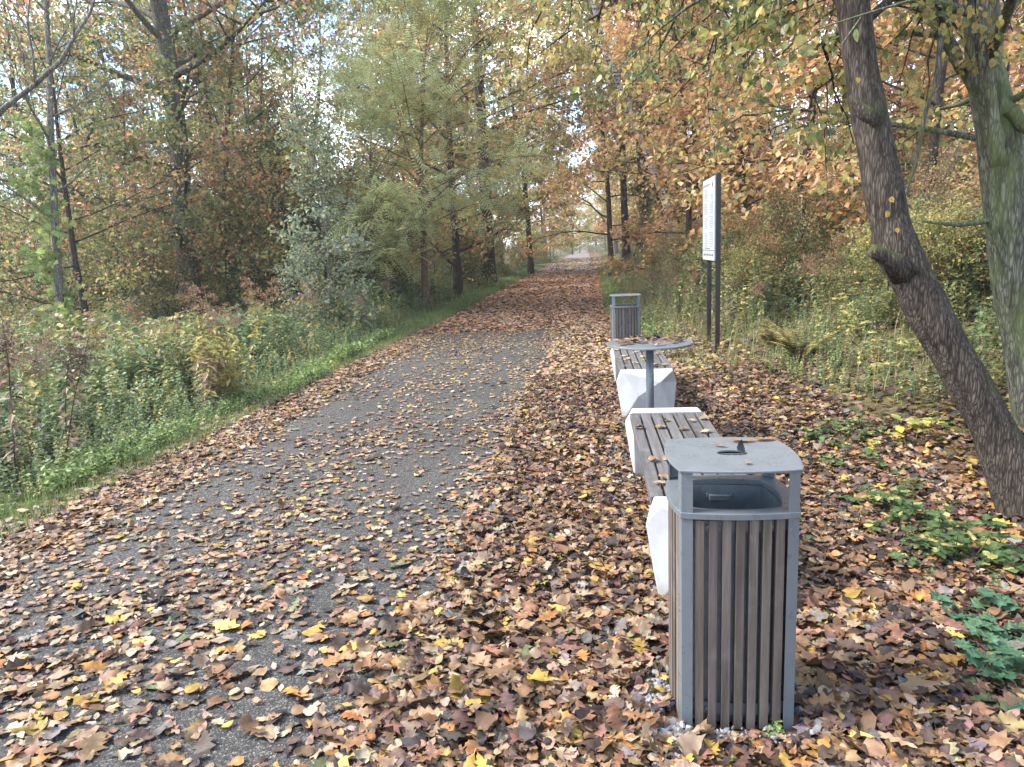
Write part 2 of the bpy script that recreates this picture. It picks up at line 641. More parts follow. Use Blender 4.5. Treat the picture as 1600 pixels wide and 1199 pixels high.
def outline_leaf(half, curl, fold, tip, stem=0.18):
    """a leaf from its half outline [(x, y)...] with a midrib line, so that it can fold and curl; triangles"""
    mid = [(0.0, y) for x, y in half]
    v, f = [], []
    n = len(half)

    def z(x, y):
        return curl * (y - 0.45) ** 2 + fold * abs(x) + tip * max(0, y - 0.6) ** 2 + 0.05 * math.sin(9 * x + 7 * y)
    for (x, y), (mx, my) in zip(half, mid):
        v += [(x, y, z(x, y)), (0, my, z(0, my)), (-x, y, z(-x, y))]
    for i in range(n - 1):
        a, b = 3 * i, 3 * i + 3
        f += [(a, b, b + 1), (a, b + 1, a + 1), (a + 1, b + 1, b + 2), (a + 1, b + 2, a + 2)]
    k = len(v)
    v += [(-0.012, 0, z(0, 0)), (0.012, 0, z(0, 0)), (0.02, -stem, 0.06 + z(0, 0))]
    f += [(k, k + 2, k + 1)]
    return np.array(v), np.array(f)


OVATE = [(0.02, 0.0), (0.20, 0.06), (0.31, 0.17), (0.29, 0.20), (0.37, 0.34), (0.33, 0.38), (0.36, 0.50), (0.29, 0.56), (0.28, 0.68), (0.20, 0.73), (0.15, 0.85), (0.05, 0.93), (0.0, 1.0)]
NARROW = [(0.02, 0.0), (0.15, 0.14), (0.23, 0.38), (0.20, 0.66), (0.10, 0.86), (0.0, 1.0)]
ROUND = [(0.02, 0.02), (0.25, -0.03), (0.40, 0.12), (0.39, 0.18), (0.46, 0.33), (0.41, 0.40), (0.42, 0.52), (0.32, 0.62), (0.27, 0.74), (0.15, 0.83), (0.05, 0.95), (0.0, 1.08)]
OAK = [(0.02, 0.0), (0.10, 0.12), (0.09, 0.2), (0.25, 0.28), (0.13, 0.38), (0.33, 0.50), (0.17, 0.58), (0.31, 0.74), (0.15, 0.78), (0.16, 0.92), (0.0, 1.0)]
MAPLE = [(0.02, 0.0), (0.30, -0.06), (0.22, 0.12), (0.58, 0.32), (0.30, 0.42), (0.36, 0.66), (0.15, 0.60), (0.0, 1.0)]
GROUND_LEAVES = []
for hl, ws in ((OVATE, 6), (ROUND, 2.6), (NARROW, 2.2), (OAK, 2.4), (MAPLE, 0.4)):
    for cu, fo, tp in ((0.20, 0.08, -0.4), (-0.2, 0.18, 0.3), (0.45, -0.08, 0.7), (-0.1, 0.04, 0.1)):
        lv_, lf_ = outline_leaf(hl, cu, fo, tp)
        tc_ = 0.9 + 0.22 * np.sin(lv_[:, 1] * 9 + abs(lv_[:, 0]) * 14 + 3 * cu)      # blotches of the blade
        tc_[1:-3:3] = 0.68 if cu > 0 else 1.22                                       # midrib
        GROUND_LEAVES.append((hl is OAK, ws, hl is MAPLE, lv_, lf_, tc_))
GL_W = np.array([g[1] for g in GROUND_LEAVES], float)

LITTER_PAL = np.array([(0.335, 0.235, 0.155), (0.285, 0.18, 0.10), (0.39, 0.30, 0.205), (0.175, 0.10, 0.055), (0.085, 0.054, 0.043), (0.048, 0.037, 0.036),
                       (0.38, 0.25, 0.06), (0.46, 0.31, 0.085), (0.32, 0.155, 0.055), (0.18, 0.155, 0.145), (0.10, 0.12, 0.055), (0.20, 0.105, 0.075)])
W_PATH = np.array([0.26, 0.18, 0.13, 0.11, 0.11, 0.065, 0.025, 0.02, 0.05, 0.05, 0.01, 0.055])
W_VERGE = np.array([0.10, 0.17, 0.03, 0.22, 0.19, 0.12, 0.025, 0.01, 0.06, 0.03, 0.01, 0.09])
W_BANK = np.array([0.06, 0.14, 0.03, 0.20, 0.20, 0.12, 0.07, 0.03, 0.09, 0.02, 0.02, 0.10])
W_FAR = np.array([0.20, 0.22, 0.08, 0.14, 0.03, 0.01, 0.01, 0.005, 0.16, 0.02, 0.0, 0.19])
W_SUNNY = np.array([0.24, 0.2, 0.2, 0.09, 0.06, 0.03, 0.04, 0.06, 0.04, 0.04, 0.0, 0.05])


def pick(rng, w, n, jit=0.22):
    c = LITTER_PAL[rng.choice(len(LITTER_PAL), n, p=w / w.sum())]
    return 0.78 * c * (1 + jit * rng.uniform(-1, 1, (n, 1))) * (1 + 0.06 * rng.normal(size=(n, 3)))


def lie(rng, n, size, tilt=0.25):
    a = rng.uniform(0, 2 * np.pi, n)
    nz = np.stack([rng.normal(0, tilt, n), rng.normal(0, tilt, n), np.ones(n) * np.where(rng.random(n) < 0.5, 1, -1)], -1)
    d = np.stack([np.cos(a), np.sin(a), rng.normal(0, tilt * 0.5, n)], -1)
    m = frames(d, unit(nz), size)
    m[:, :, 0] *= rng.uniform(0.72, 1.12, (n, 1))
    m[:, :, 2] *= rng.uniform(0.3, 1.9, (n, 1))
    return m


FURN = [(0.24, 0.68, 2.19, 2.66)]         # the near bin stands clear of the litter


def litter():
    rng = np.random.default_rng(11)
    mb = MB()

    def lay(n, x0, x1, y0, y1, w, s0, s1, dens=None, lift=0.015, tilt=0.25, simple=False, oak=0.0, gain=1.0):
        x = rng.uniform(x0, x1, n)
        y = rng.uniform(y0, y1, n)
        keep = np.ones(n, bool)
        if dens is not None:
            keep &= rng.random(n) < dens(x, y)
        for a, b, c, d in FURN:
            keep &= ~((x > a) & (x < b) & (y > c) & (y < d))
        x, y = x[keep], y[keep]
        k = len(x)
        sz = s0 + (s1 - s0) * rng.beta(1.5, 2.2, k)
        z = gz(x, y) + np.where((x > -3.05) & (x < -0.52), 0.014, 0.002) + rng.uniform(0.003, lift, k)
        P = np.stack([x, y, z], -1)
        col = pick(rng, w, k) * gain
        if simple:
            mb.scatter(OV_V * [1.1, 1, 1] - [0, 0.5, 0], OV_F3, lie(rng, k, sz, tilt), P, col)
            return
        gw = GL_W.copy()
        for i, g in enumerate(GROUND_LEAVES):
            if g[0] or g[2]:
                gw[i] *= (1 + oak)
        t = rng.choice(len(GROUND_LEAVES), k, p=gw / gw.sum())
        for i, g in enumerate(GROUND_LEAVES):
            s = t == i
            if s.any():
                mb.scatter(g[3] - [0, 0.5, 0], g[4], lie(rng, s.sum(), sz[s] * (1.45 if g[0] or g[2] else 1), tilt), P[s], col[s], True, g[5])

    def d_path(x, y):
        edge = smooth(-2.5, -3.3, x) + smooth(-1.15, -0.5, x)
        p = 0.33 + 0.24 * patch(x * 1.4, y * 1.1, 1.5, 2) + 0.75 * edge
        p *= np.interp(y, [0, 2, 3, 4.5, 6.5, 8.5, 10.5, 13, 15], [0.85, 0.9, 1.0, 1.2, 1.2, 0.85, 0.5, 0.9, 1.3])
        return np.clip(p, 0.05, 1)

    def d_verge(x, y):
        return 1 - smooth(veg_edge(y) - 0.2, veg_edge(y) + 1.2, x) * 0.7
    # path
    lay(17000, -3.75, -0.5, 1.0, 7.0, W_PATH, 0.026, 0.078, d_path, 0.016, 0.10)
    lay(17000, -3.7, -0.5, 7.0, 15, W_SUNNY, 0.03, 0.075, d_path, 0.016, 0.13)
    # big oak leaves nearest the viewer
    for x0, x1, n_, dn in ((-0.9, 2.2, 1000, None), (-2.6, -0.7, 260, None)):
        k0 = rng.uniform(x0, x1, n_)
        y0_ = 1.2 + 2.0 * rng.random(n_) ** 1.3
        ok = ~((k0 > 0.2) & (k0 < 0.72) & (y0_ > 2.12))
        k0, y0_ = k0[ok], y0_[ok]
        kk = rng.integers(0, 4, len(k0))
        for q in range(4):
            g = GROUND_LEAVES[12 + q]
            b = kk == q
            P_ = np.stack([k0[b], y0_[b], gz(k0[b], y0_[b]) + rng.uniform(0.02, 0.055 if x0 > -1 else 0.03, b.sum())], -1)
            mb.scatter(g[3] - [0, 0.5, 0], g[4], lie(rng, b.sum(), rng.uniform(0.085, 0.15, b.sum()), 0.3), P_, pick(rng, W_BANK, b.sum()) * [1.15, 1.1, 1.0], True, g[5])
    # left margin
    lay(3200, -3.75, -2.95, 1.5, 12, W_PATH, 0.045, 0.085, None, 0.03, 0.3)
    lay(500, -4.4, -3.6, 2.0, 12, W_PATH, 0.045, 0.08, None, 0.06, 0.4)
    # deep litter on the right
    lay(15500, -0.75, 1.9, 1.0, 4.2, W_VERGE, 0.03, 0.083, d_verge, 0.045, 0.38, False, 1.2)
    lay(17500, -0.7, 2.2, 4.2, 9.0, W_VERGE, 0.032, 0.08, d_verge, 0.045, 0.38)
    lay(9500, 1.5, 4.6, 1.2, 6.0, W_BANK, 0.035, 0.095, d_verge, 0.05, 0.4, False, 1.0)
    lay(6500, 1.2, 6.0, 5.5, 12.0, W_BANK, 0.05, 0.1, d_verge, 0.05, 0.4, True)
    lay(6500, -0.6, 1.7, 9.0, 15.0, W_SUNNY, 0.05, 0.1, d_verge, 0.04, 0.35, True)
    # the far path is carpeted
    lay(17000, -3.3, 0.8, 14.0, 24, W_FAR, 0.07, 0.12, lambda x, y: np.clip(smooth(13.5, 17, y) + 0.3, 0, 1), 0.03, 0.3, True, gain=np.array([1.2, 1.13, 1.15]))
    lay(16000, -3.3, 1.0, 24, 46, W_FAR, 0.11, 0.17, None, 0.03, 0.3, True, gain=np.array([1.3, 1.2, 1.2]))
    lay(4500, -3.2, 1.2, 46, 90, W_SUNNY, 0.15, 0.22, lambda x, y: np.interp(y, [46, 60, 90], [0.9, 0.6, 0.5]) + 0 * x, 0.03, 0.3, True)
    o = mb.build('leaf_litter', M['litter'])
    tag(o, 'brown and beige fallen leaves carpeting the path and the verge', 'leaf litter', kind='stuff')


litter()

COLNAMES = ['pale beige', 'tan', 'cream', 'brown', 'dark brown', 'blackish', 'golden yellow', 'bright yellow', 'orange', 'grey', 'dull green', 'russet']
SHAPES = [('oval', 0), ('rounded', 4), ('narrow', 8), ('lobed oak', 12), ('pointed maple', 16)]
LEAF_MESH = {}


def single_leaf(ci, si, var, loc, rz, size, tilt, where, group):
    key = (ci, si, var)
    if key not in LEAF_MESH:
        g = GROUND_LEAVES[SHAPES[si][1] + var]
        c = LITTER_PAL[ci] * random.uniform(0.66, 0.92)
        o = MB().add(g[3] - [0, 0.5, 0], g[4], c[None] * g[5][:, None], True).build('fallen_leaf', M['litter'])
        LEAF_MESH[key] = o
    else:
        o = LEAF_MESH[key].copy()
        COL.objects.link(o)
    o.location = loc
    o.rotation_euler = (tilt[0], tilt[1], rz)
    o.scale = (size,) * 3
    nm = SHAPES[si][0]
    tag(o, f'{COLNAMES[ci]} {nm} leaf {where}', 'leaf', group)
    return o


def near_leaves():
    rng = np.random.default_rng(21)
    n = 0
    while n < 190:
        x = rng.uniform(-2.6, 1.9)
        y = 1.45 + 2.3 * rng.random() ** 1.6
        d = np.linalg.inv(CAM) @ (np.array([x, y, 0]) - [0, 0, EYE])
        u, v = PW / 2 + FPX * d[0] / -d[2], PH / 2 - FPX * d[1] / -d[2]
        if not (10 < u < 1590 and v < 1190):
            continue
        if 0.15 < x < 0.75 and y > 2.15:
            continue
        asph = x < -0.52
        w = W_PATH if asph else W_VERGE
        ci = rng.choice(len(LITTER_PAL), p=w / w.sum())
        if ci == 7 and rng.random() < 0.5:
            ci = 1
        si = rng.choice(5, p=[0.40, 0.24, 0.13, 0.19, 0.04] if not asph else [0.46, 0.32, 0.12, 0.08, 0.02])
        sz = rng.uniform(0.05, 0.088) * (1.5 if si > 2 else 1)
        z = float(gz(x, y)) + (0.026 if asph else rng.uniform(0.045, 0.06))
        if asph:
            where = 'on asphalt at the left' if x < -1.8 else 'on asphalt left of mid path' if x < -1.2 else 'on asphalt near the litter edge'
        elif x < 0.2:
            where = 'on litter beside the asphalt edge' if x < -0.15 else 'on litter just left of the near bin'
        else:
            where = 'on litter in front of the near bin' if y < 2.15 else 'on litter right of the near bin' if x < 1.2 else 'on litter by the blue-green bramble'
        where += ', nearest the viewer' if y < 1.8 else '' if y < 2.5 else ', farther up' if y < 3.1 else ', farthest up'
        where = where + (', large' if sz > 0.09 else ', small' if sz < 0.058 else '')
        single_leaf(ci, si, rng.integers(4), (x, y, z), rng.uniform(0, 6.28), sz, rng.normal(0, 0.09 if asph else 0.28, 2), where, 'fallen leaves on the ground')
        n += 1


near_leaves()

# ------------------------------------------------------------------ litter bins
def squircle(half, bulge, n=12):
    """a square whose four sides bow outwards, corners stay sharp; counter-clockwise from the front left corner"""
    p = []
    cs = [(-half, -half), (half, -half), (half, half), (-half, half)]
    nr = [(0, -1), (1, 0), (0, 1), (-1, 0)]
    for k in range(4):
        a, b = np.array(cs[k]), np.array(cs[(k + 1) % 4])
        for i in range(n):
            t = i / n
            p.append(a + (b - a) * t + np.array(nr[k]) * (bulge * (0.55 if k % 2 == 0 else 0.68)) * 4 * t * (1 - t))
    return p


HB, BB = 0.18, 0.034


def make_bin(loc):
    r = empty('litter_bin', loc)
    # lid: a thin bowed plate with an oval ashtray opening
    lid = MB()
    out = squircle(HB + 0.006, BB + 0.004)
    n = len(out)
    hole = [np.array([0.01 + 0.05 * math.cos(a), 0.005 + 0.034 * math.sin(a)]) for a in (math.atan2(p[1], p[0]) for p in out)]
    lid.ring(out, hole, 0.900, 0.908)
    lo = lid.build('lid', M['steel'], r, 0.002)
    tray = MB()
    rings = [(1.0, 0.8995), (0.98, 0.895), (0.72, 0.886), (0.0, 0.884)]
    tv, tf = [], []
    for s, z in rings[:-1]:
        for i in range(24):
            a = 2 * math.pi * i / 24
            tv.append((0.01 + 0.10 * s * math.cos(a), 0.005 + 0.10 * s * math.sin(a), z))
    for k in range(2):
        for i in range(24):
            j = (i + 1) % 24
            tf.append((24 * k + i, 24 * k + j, 24 * k + 24 + j, 24 * k + 24 + i))
    tf.append(tuple(48 + i for i in range(24)))
    tray.add(tv, tf, smooth=True)
    tray.build('ashtray', M['steel'], r)
    grid = MB()
    for k in range(-2, 3):
        grid.box(0.008 + k * 0.018, 0.014 + k * 0.018, -0.03, 0.04, 0.893, 0.8955)
    for k in range(-1, 2):
        grid.box(-0.045, 0.065, 0.003 + k * 0.019, 0.008 + k * 0.019, 0.8957, 0.8982)
    grid.build('ashtray_grid', M['steel'], r)
    # collar ring
    col = MB()
    col.ring(squircle(HB + 0.004, BB), squircle(HB - 0.045, BB + 0.004), 0.748, 0.768)
    col.build('collar', M['steel'], r, 0.0015)
    # corner posts: angle irons from the ground to the lid
    for sx, sy in ((-1, -1), (1, -1), (1, 1), (-1, 1)):
        p = MB()
        a, w, t = HB, 0.034, 0.005
        poly = [(sx * a, sy * a), (sx * (a - w), sy * (a + 0.006)), (sx * (a - w), sy * (a + 0.006 - t)), (sx * (a - t), sy * (a - t)), (sx * (a + 0.006 - t), sy * (a - w)), (sx * (a + 0.006), sy * (a - w))]
        if sx * sy < 0:
            poly = poly[::-1]
        p.prism(poly, -0.03, 0.7478)
        p.prism(poly, 0.7682, 0.8997)
        p.build('corner_post', M['steel'], r)
    # slats follow the bowed sides
    rng = np.random.default_rng(5)
    for side in range(4):
        ca, sa = math.cos(side * math.pi / 2), math.sin(side * math.pi / 2)
        bl = BB * (0.55 if side % 2 == 0 else 0.68)
        for i in range(7):
            t = 0.155 + 0.69 * i / 6
            x = -HB + 2 * HB * t
            y = -HB - bl * 4 * t * (1 - t) + 0.004
            sl = -(bl * 4 * (1 - 2 * t)) / (2 * HB)
            ang = math.atan(sl)
            w, d = 0.0135, 0.024
            q = []
            for lx, ly in ((-w, 0), (w, 0), (w, d), (-w, d)):
                px = x + lx * math.cos(ang) - ly * math.sin(ang)
                py = y + lx * math.sin(ang) + ly * math.cos(ang)
                q.append((px * ca - py * sa, px * sa + py * ca))
            s = MB()
            s.prism(q, 0.018 + rng.uniform(-0.004, 0.004), 0.7465 - rng.uniform(0, 0.006), np.array([1, 1, 1]) * rng.uniform(0.75, 1.2) * np.array([1, rng.uniform(0.97, 1.03), rng.uniform(0.95, 1.04)]))
            s.build('slat', M['binwood'], r, 0.0012)
    # bands the slats are bolted to
    for z0, z1 in ((0.06, 0.10), (0.70, 0.735)):
        b = MB()
        b.ring(squircle(HB - 0.022, BB - 0.002), squircle(HB - 0.027, BB - 0.002), z0, z1)
        bo = b.build('band', M['steel'], r)
        sc = MB()
        for side in range(4):
            ca, sa = math.cos(side * math.pi / 2), math.sin(side * math.pi / 2)
            for t in (0.23, 0.77):
                x, y = -HB + 2 * HB * t, -HB - BB * (0.55 if side % 2 == 0 else 0.68) * 4 * t * (1 - t) + 0.022
                px, py = x * ca - y * sa, x * sa + y * ca
                q = np.array([px, py, (z0 + z1) / 2])
                nrm = np.array([sa, -ca, 0.0])
                sc.tube([q, q + nrm * 0.006], [0.007, 0.006], 8)
        sc.build('bolts', M['galv'], bo)
    base = MB()
    base.prism(squircle(HB - 0.03, BB - 0.004), -0.02, 0.012)
    base.build('base_plate', M['steel'], r)
    # galvanised liner, open at the top
    ln = MB()
    o1, i1 = squircle(HB - 0.040, BB - 0.004), squircle(HB - 0.044, BB - 0.004)
    ln.ring(o1, i1, 0.02, 0.744)
    ln.prism(i1, 0.021, 0.03)
    lo_ = ln.build('liner', M['galv'], r)
    rim = MB()
    rim.ring(squircle(HB - 0.036, BB - 0.004), squircle(HB - 0.048, BB - 0.004), 0.7442, 0.7472)
    rim.build('rim', M['galv'], lo_)
    hd = MB()
    yb = HB - 0.044 + BB * 0.6
    hd.box(-0.055, -0.045, yb - 0.012, yb - 0.001, 0.700, 0.718)
    hd.box(0.03, 0.04, yb - 0.012, yb - 0.001, 0.700, 0.718)
    hd.box(-0.045, 0.03, yb - 0.026, yb - 0.010, 0.694, 0.716)
    hd.build('handle', M['galv'], lo_, 0.003)
    return r


bin_near = make_bin((0.455, 2.43, -0.012))
tag(bin_near, 'nearest litter bin, wooden slats and grey steel lid with fallen leaves on it', 'litter bin', 'slatted litter bins')
bin_far = copy_tree(bin_near)
bin_far.location = (0.49, 10.12, 0)
bin_far.rotation_euler = (0, 0, 0.02)
tag(bin_far, 'far slatted litter bin beyond the round table and the second bench', 'litter bin', 'slatted litter bins')

# ------------------------------------------------------------------ benches
BW = 0.255          # half width


def concrete_block(mirror):
    """faceted end block; local x across, y outwards from the seat, z up"""
    w, z1 = 0.235, 0.452
    top = [(-w, 0.0, z1), (w, 0.0, z1), (w - 0.01, -0.13, z1), (-w + 0.01, -0.13, z1)]
    out = [(-w - 0.045, -0.10, 0.36), (w + 0.035, -0.02, 0.33)]
    mid = [(-0.09, -0.20, 0.235), (0.115, -0.185, 0.36)]
    bot = [(-w + 0.01, 0.10, 0), (w - 0.01, 0.10, 0), (w - 0.01, -0.14, 0), (-w + 0.01, -0.15, 0)]
    back = [(-w, 0.12, 0.395), (w, 0.12, 0.395), (-w, 0.0, 0.395), (w, 0.0, 0.395)]
    v = top + out + mid + bot + back
    T, O, Mi, B, K = 0, 4, 6, 8, 12
    f = [(T, T + 1, T + 2, T + 3)][0:1]
    f = [(0, 3, 2, 1)]
    # front facets: from the top edge 3 (left), 2 (right) to mids and bottom 11 (left), 10 (right)
    f += [(3, 6, 7), (3, 7, 2), (2, 7, 5), (3, 4, 6), (4, 11, 6), (6, 11, 10), (6, 10, 7), (7, 10, 5)]
    # left side
    f += [(0, 4, 3), (0, 14, 4), (14, 12, 4), (12, 8, 4), (4, 8, 11)]
    # right side
    f += [(1, 2, 5), (1, 5, 15), (15, 5, 13), (13, 5, 9), (5, 10, 9)]
    # back and the ledge under the slats
    f += [(0, 1, 15, 14), (14, 15, 13, 12), (12, 13, 9, 8), (8, 9, 10, 11)]
    v = np.array(v)
    if mirror:
        v = v * [1, -1, 1]
        f = [q[::-1] for q in f]
    return v, [q[::-1] for q in f]


def make_bench(loc, length):
    """origin on the ground at the middle of the seat"""
    r = empty('bench', loc)
    hl = length / 2
    rng = np.random.default_rng(9)
    for mirror, y in ((False, -hl), (True, hl)):
        v, f = concrete_block(mirror)
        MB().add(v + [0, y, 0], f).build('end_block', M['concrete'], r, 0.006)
    n = 7
    pitch = 2 * BW / n
    for i in range(n):
        x = -BW + pitch * (i + 0.5)
        s = MB()
        e = hl - 0.002 - rng.uniform(0, 0.006)
        s.box(x - pitch / 2 + 0.007, x + pitch / 2 - 0.007, -e, e, 0.398, 0.448, np.ones(3) * rng.uniform(0.78, 1.15))
        s.build('slat', M['benchwood'], r, 0.004)
    for y in (-hl * 0.5, 0, hl * 0.5):
        b = MB()
        b.box(-BW + 0.02, BW - 0.02, y - 0.02, y + 0.02, 0.386, 0.3975)
        b.build('crossbar', M['steel'], r)
    return r


bench_near = make_bench((0.51, 4.13, 0), 1.72)
tag(bench_near, 'nearer slatted bench on white faceted blocks, between near bin and table', 'bench', 'slatted benches with white concrete ends')
bench_far = copy_tree(bench_near)
bench_far.location = (0.51, 7.62, 0)
tag(bench_far, 'second slatted bench on white faceted blocks, behind the round table', 'bench', 'slatted benches with white concrete ends')

# ------------------------------------------------------------------ round table
TX, TY, TZ, TR = 0.48, 5.98, 0.80, 0.345


def make_table():
    r = empty('round_table', (TX, TY, 0))
    tag(r, 'round grey steel table on one post, covered with dead leaves', 'table')
    n = 64
    v, f = [], []
    prof = [(0.0, 0.0), (TR - 0.02, 0.0), (TR - 0.006, 0.002), (TR, -0.002), (TR + 0.001, -0.012), (TR - 0.004, -0.016), (0.0, -0.014)]
    for rr, zz in prof[1:-1]:
        for i in range(n):
            a = 2 * math.pi * i / n
            v.append((rr * math.cos(a), rr * math.sin(a), TZ + zz))
    for k in range(len(prof) - 3):
        for i in range(n):
            j = (i + 1) % n
            f.append((k * n + i, k * n + j, k * n + n + j, k * n + n + i)[::-1])
    f.append(tuple(range(n)))
    f.append(tuple(range((len(prof) - 3) * n, (len(prof) - 2) * n))[::-1])
    MB().add(v, f).build('table_top', M['steel'], r)
    p = MB()
    p.tube([(0, 0, -0.04), (0, 0, 0.4), (0, 0, TZ - 0.022)], [0.031] * 3, 24)
    p.build('post', M['steel'], r)
    q = MB()
    q.tube([(0, 0, TZ - 0.021), (0, 0, TZ - 0.0155)], [0.12, 0.12], 24)
    q.build('mounting_plate', M['steel'], r)
    q = MB()
    q.tube([(0, 0, 0.0), (0, 0, 0.012)], [0.11, 0.11], 24)
    q.build('foot_plate', M['steel'], r)


make_table()


def furniture_leaves():
    rng = np.random.default_rng(33)
    # table: a heap of dark leaves on its far half
    wt = np.array([0.14, 0.15, 0.08, 0.22, 0.2, 0.1, 0.01, 0.01, 0.04, 0.02, 0, 0.05])
    n = 0
    while n < 52:
        a, q = rng.uniform(0, 6.28), TR * 0.86 * math.sqrt(rng.random())
        x, y = q * math.cos(a), q * math.sin(a)
        if y < -0.22 or rng.random() > 0.35 + y * 2 + 0.55:
            continue
        ci = rng.choice(len(LITTER_PAL), p=wt / wt.sum())
        single_leaf(ci, rng.choice([0, 1, 2, 3], p=[0.45, 0.35, 0.1, 0.1]), rng.integers(4), (TX + x, TY + y, TZ + 0.012 + rng.uniform(0, 0.012)), rng.uniform(0, 6.28),
                    rng.uniform(0.05, 0.085), rng.normal(0, 0.25, 2), 'heaped on the round table top', 'leaves on the table')
        n += 1
    for y0, y1, cnt, where, grp in ((3.4, 4.95, 24, 'lying on the slats of the nearer bench', 'leaves on the nearer bench'), (6.85, 8.4, 26, 'lying on the slats of the second bench', 'leaves on the second bench')):
        for k in range(cnt):
            ci = rng.choice([0, 1, 2, 3, 6], p=[0.33, 0.25, 0.2, 0.14, 0.08])
            single_leaf(ci, rng.choice([0, 1, 2]), rng.integers(4), (0.51 + rng.uniform(-0.23, 0.23), rng.uniform(y0, y1), 0.449 + 0.014), rng.uniform(0, 6.28),
                        rng.uniform(0.05, 0.08), rng.normal(0, 0.12, 2), where, grp)
    bx, by = 0.455, 2.43
    for x, y, ci, si, sz, rz, lab in ((-0.02, 0.075, 1, 2, 0.045, 1.2, 'small, left of the ashtray on the near bin lid'), (0.065, 0.135, 0, 2, 0.085, 1.5, 'on the far edge of the near bin lid'),
                                      (0.145, 0.150, 8, 2, 0.08, 1.75, 'at the far right edge of the near bin lid'), (0.03, -0.13, 0, 1, 0.025, 0.4, 'tiny, by the front edge of the near bin lid')):
        single_leaf(ci, si, 0, (bx + x, by + y, 0.903), rz, sz, (0.05, 0.05), lab, 'leaves on the near bin lid')
    single_leaf(5, 0, 2, (bx + 0.04, by + 0.018, 0.91), 0.5, 0.05, (0.9, 0.3), 'curled in the ashtray hole of the near bin lid', 'leaves on the near bin lid')


furniture_leaves()

# ------------------------------------------------------------------ information sign
def make_sign():
    x, y0, y1 = 1.745, 10.3, 11.02
    z0 = float(gz(x, y0))
    r = empty('information_sign', (x, y0, z0))
    tag(r, 'white information board on two tall black posts beside the path', 'sign')
    ztop = at(1114, 272, y0)[2] - z0
    for y in (0.0, y1 - y0):
        p = MB()
        p.box(-0.03, 0.03, y - 0.03, y + 0.03, -0.3, ztop)
        p.build('post', M['black'], r, 0.004)
    zb = at(1111, 408, y0)[2] - z0
    b = MB()
    b.box(-0.052, -0.032, 0.005, 1.0, zb, ztop - 0.02)
    bo = b.build('board', M['panel'], r, 0.003)
    xs = -0.0525
    g = MB()
    hgt = ztop - 0.02 - zb

    def bar(ya, yb, fa, fb):
        g.box(xs - 0.0012, xs + 0.0004, ya, yb, zb + hgt * fa, zb + hgt * fb)
    rng = np.random.default_rng(2)
    bar(0.35, 0.96, 0.915, 0.935)
    for k in range(34):
        fa = 0.16 + k * 0.0215
        if k not in (9, 10, 18, 26):
            bar(0.56, 0.56 + rng.uniform(0.22, 0.38), fa, fa + 0.007)
            if k < 30:
                bar(0.08, 0.08 + rng.uniform(0.2, 0.38), fa + 0.004, fa + 0.012)
    g.build('printed_text', M['print'], bo)
    d = MB()
    d.box(xs - 0.0012, xs + 0.0004, 0.02, 0.985, zb + hgt * 0.118, zb + hgt * 0.126)
    d.box(xs - 0.0012, xs + 0.0004, 0.3, 0.8, zb + hgt * 0.140, zb + hgt * 0.148)
    # row of small emblems
    for k in range(6):
        yy = 0.08 + k * 0.145
        d.box(xs - 0.0012, xs + 0.0004, yy, yy + 0.05, zb + hgt * 0.05, zb + hgt * 0.085)
        d.box(xs - 0.0012, xs + 0.0004, yy + 0.06, yy + 0.11, zb + hgt * 0.06, zb + hgt * 0.07)
    # the crest at the top corner
    d.add([(xs - 0.0012, 0.10, zb + hgt * 0.90), (xs - 0.0012, 0.16, zb + hgt * 0.965), (xs - 0.0012, 0.19, zb + hgt * 0.90), (xs - 0.0012, 0.15, zb + hgt * 0.87)], [(0, 1, 2, 3)])
    d.build('emblems', M['printdark'], bo)


make_sign()

# ------------------------------------------------------------------ gravel showing round the near bin
def gravel():
    rng = np.random.default_rng(8)
    t = (1 + 5 ** 0.5) / 2
    iv = unit(np.array([(-1, t, 0), (1, t, 0), (-1, -t, 0), (1, -t, 0), (0, -1, t), (0, 1, t), (0, -1, -t), (0, 1, -t), (t, 0, -1), (t, 0, 1), (-t, 0, -1), (-t, 0, 1)]))
    fi = np.array([(0, 11, 5), (0, 5, 1), (0, 1, 7), (0, 7, 10), (0, 10, 11), (1, 5, 9), (5, 11, 4), (11, 10, 2), (10, 7, 6), (7, 1, 8), (3, 9, 4), (3, 4, 2), (3, 2, 6), (3, 6, 8), (3, 8, 9), (4, 9, 5), (2, 4, 11), (6, 2, 10), (8, 6, 7), (9, 8, 1)])
    mb = MB()

    def lay(n, cx, cy, sx, sy, s0=0.008, s1=0.019):
        x, y = rng.normal(cx, sx, n), rng.normal(cy, sy, n)
        for var in range(3):
            tv = iv * (1 + 0.25 * rng.normal(size=(12, 1))) * [1, 0.75, 0.6]
            s = np.arange(n) % 3 == var
            k = s.sum()
            q = unit(rng.normal(size=(k, 3)))
            mats = frames(unit(rng.normal(size=(k, 3))), q, rng.uniform(s0, s1, k))
            g = rng.uniform(0.08, 0.21, (k, 1)) * np.array([[1.0, 1.0, 1.03]])
            mb.scatter(tv, fi, mats, np.stack([x[s], y[s], gz(x[s], y[s]) + rng.uniform(0.002, 0.028, k)], -1), g)
    lay(420, 0.25, 2.13, 0.05, 0.05)
    lay(220, 0.44, 2.18, 0.12, 0.02, 0.005, 0.010)
    lay(160, 0.20, 2.42, 0.03, 0.09)
    lay(240, 0.76, 2.95, 0.08, 0.2)
    lay(140, 0.72, 2.45, 0.03, 0.15)
    lay(160, -0.02, 2.75, 0.1, 0.2)
    lay(200, 0.2, 5.2, 0.05, 0.3)
    o = mb.build('gravel', M['stone'])
    tag(o, 'grey crushed stone showing through the leaves around the bin', 'gravel', kind='stuff')


gravel()

